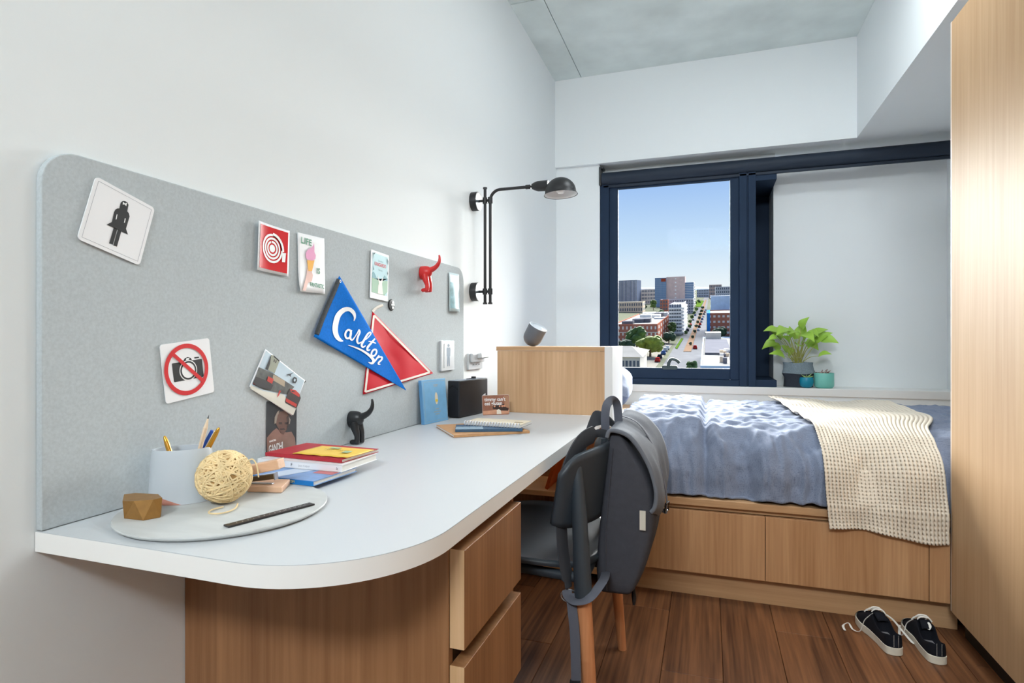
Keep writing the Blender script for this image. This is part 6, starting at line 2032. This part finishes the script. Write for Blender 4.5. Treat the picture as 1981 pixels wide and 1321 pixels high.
tree('plane_tree', 'green tree by the foot of the balcony apartments', 1300, 652, 620, 20, LF2, seed=4)
tree('plane_tree', 'broad low tree beside the side street', 1294, 664, 642, 30, LF3, seed=6)
tree('plane_tree', 'slim tree left of the balcony apartments', 1264, 600, 578, 16, LF2, seed=7)
tree('plane_tree', 'green tree behind the brick block near the office block', 1279, 616, 598, 14, LF2, seed=62)
tree('plane_tree', 'low dark tree at the corner of the beige building', 1246, 600, 588, 12, LF3, seed=63)
tree('plane_tree', 'dark shrub-like tree beside the side street cars', 1280, 672, 660, 12, LF3, seed=64)
tree('plane_tree', 'bright green treetop at the kerb below the window', 1338, 722, 697, 26, LF2, seed=8)
tree('plane_tree', 'row tree in front of the brick offices', 1392, 652, 633, 34, LF3, seed=9)
tree('plane_tree', 'tree in front of the brick offices by the road', 1367, 652, 640, 8, LF3, seed=10)
for q, (u, vb) in enumerate([(1341, 668), (1345, 655), (1349, 644), (1352, 634), (1355, 626), (1358, 618), (1360, 611), (1362, 605), (1364, 598)]):
    tree('median_tree', 'small tree on the median strip of the road', u - 5, vb + 1, vb - 7, 7, LF3, 'median trees', seed=20 + q)
for q, (u, vb) in enumerate([(1327, 648), (1334, 636), (1335, 627), (1339, 618), (1343, 610), (1347, 603), (1352, 588), (1345, 590)]):
    tree('kerb_tree', 'small tree along the kerb by the balcony apartments', u, vb, vb - 9, 8, LF2, 'kerb trees', seed=40 + q)
# cars
def car(u, v, ci_, i):
    m = CC[ci_]
    p = GP(u, v); L_, W_ = 4.4, 1.8
    g = G()
    def fr(a, b, c): return Vector((p.x + a, p.y + b, p.z + .25 + c + SLOPE * b))
    for (xa, ya, za, xb_, yb_, zb_, tp) in ((-W_ / 2, -L_ / 2, .15, W_ / 2, L_ / 2, .85, .04), (-W_ / 2 + .1, -L_ / 4, .85, W_ / 2 - .1, L_ / 3, 1.45, .35)):
        V = [fr(xa, ya, za), fr(xb_, ya, za), fr(xb_, yb_, za), fr(xa, yb_, za), fr(xa + tp * .3, ya + tp, zb_), fr(xb_ - tp * .3, ya + tp, zb_), fr(xb_ - tp * .3, yb_ - tp, zb_), fr(xa + tp * .3, yb_ - tp, zb_)]
        g.add(V, [(0, 1, 2, 3), (4, 5, 6, 7), (0, 1, 5, 4), (1, 2, 6, 5), (2, 3, 7, 6), (3, 0, 4, 7)])
    for sx_ in (-1, 1):
        for sy_ in (-1.35, 1.35):
            V, F = lathev([(.01, -.1), (.32, -.1), (.32, .1), (.01, .1)], 10, Matrix.Translation(fr(sx_ * W_ / 2, sy_, .1)) @ Matrix.Rotation(PI / 2, 4, 'Y')); g.add(V, F)
    return g.build('car', m, label=LAB[i] % CN[ci_], cat='car', group=GRP[i])
CC = [cm('car_white', (170, 170, 172), .4), cm('car_black', (40, 42, 48), .4), cm('car_red', (130, 40, 36), .4), cm('car_silver', (130, 134, 140), .4), cm('car_blue', (54, 74, 120), .4)]
CN = ['white', 'black', 'red', 'silver', 'blue']
LAB = {0: 'tiny %s car parked in the row along the median', 1: 'small %s car driving up the road by the median tip', 2: 'tiny %s car parked at the kerb by the balcony apartments', 3: 'tiny %s car parked in the side street'}
GRP = {0: 'cars parked along the median', 1: None, 2: 'cars parked on the left kerb', 3: 'cars in the side street'}
for q, (u, v) in enumerate([(1349, 640), (1351, 634), (1353, 629), (1355, 624), (1357, 619), (1359, 614), (1360.5, 609), (1362, 605), (1363.5, 601)]):
    car(u + 1.5, v, q % 5, 0)
car(1344.5, 675, 2, 1)
for q, (u, v) in enumerate([(1330, 641), (1336, 630), (1341, 620), (1345, 611), (1349, 604)]):
    car(u, v, (q + 1) % 5, 2)
for q, (u, v) in enumerate([(1287, 680), (1283, 686), (1291, 676), (1276, 694), (1272, 700)]):
    car(u, v, (q + 3) % 5, 3)
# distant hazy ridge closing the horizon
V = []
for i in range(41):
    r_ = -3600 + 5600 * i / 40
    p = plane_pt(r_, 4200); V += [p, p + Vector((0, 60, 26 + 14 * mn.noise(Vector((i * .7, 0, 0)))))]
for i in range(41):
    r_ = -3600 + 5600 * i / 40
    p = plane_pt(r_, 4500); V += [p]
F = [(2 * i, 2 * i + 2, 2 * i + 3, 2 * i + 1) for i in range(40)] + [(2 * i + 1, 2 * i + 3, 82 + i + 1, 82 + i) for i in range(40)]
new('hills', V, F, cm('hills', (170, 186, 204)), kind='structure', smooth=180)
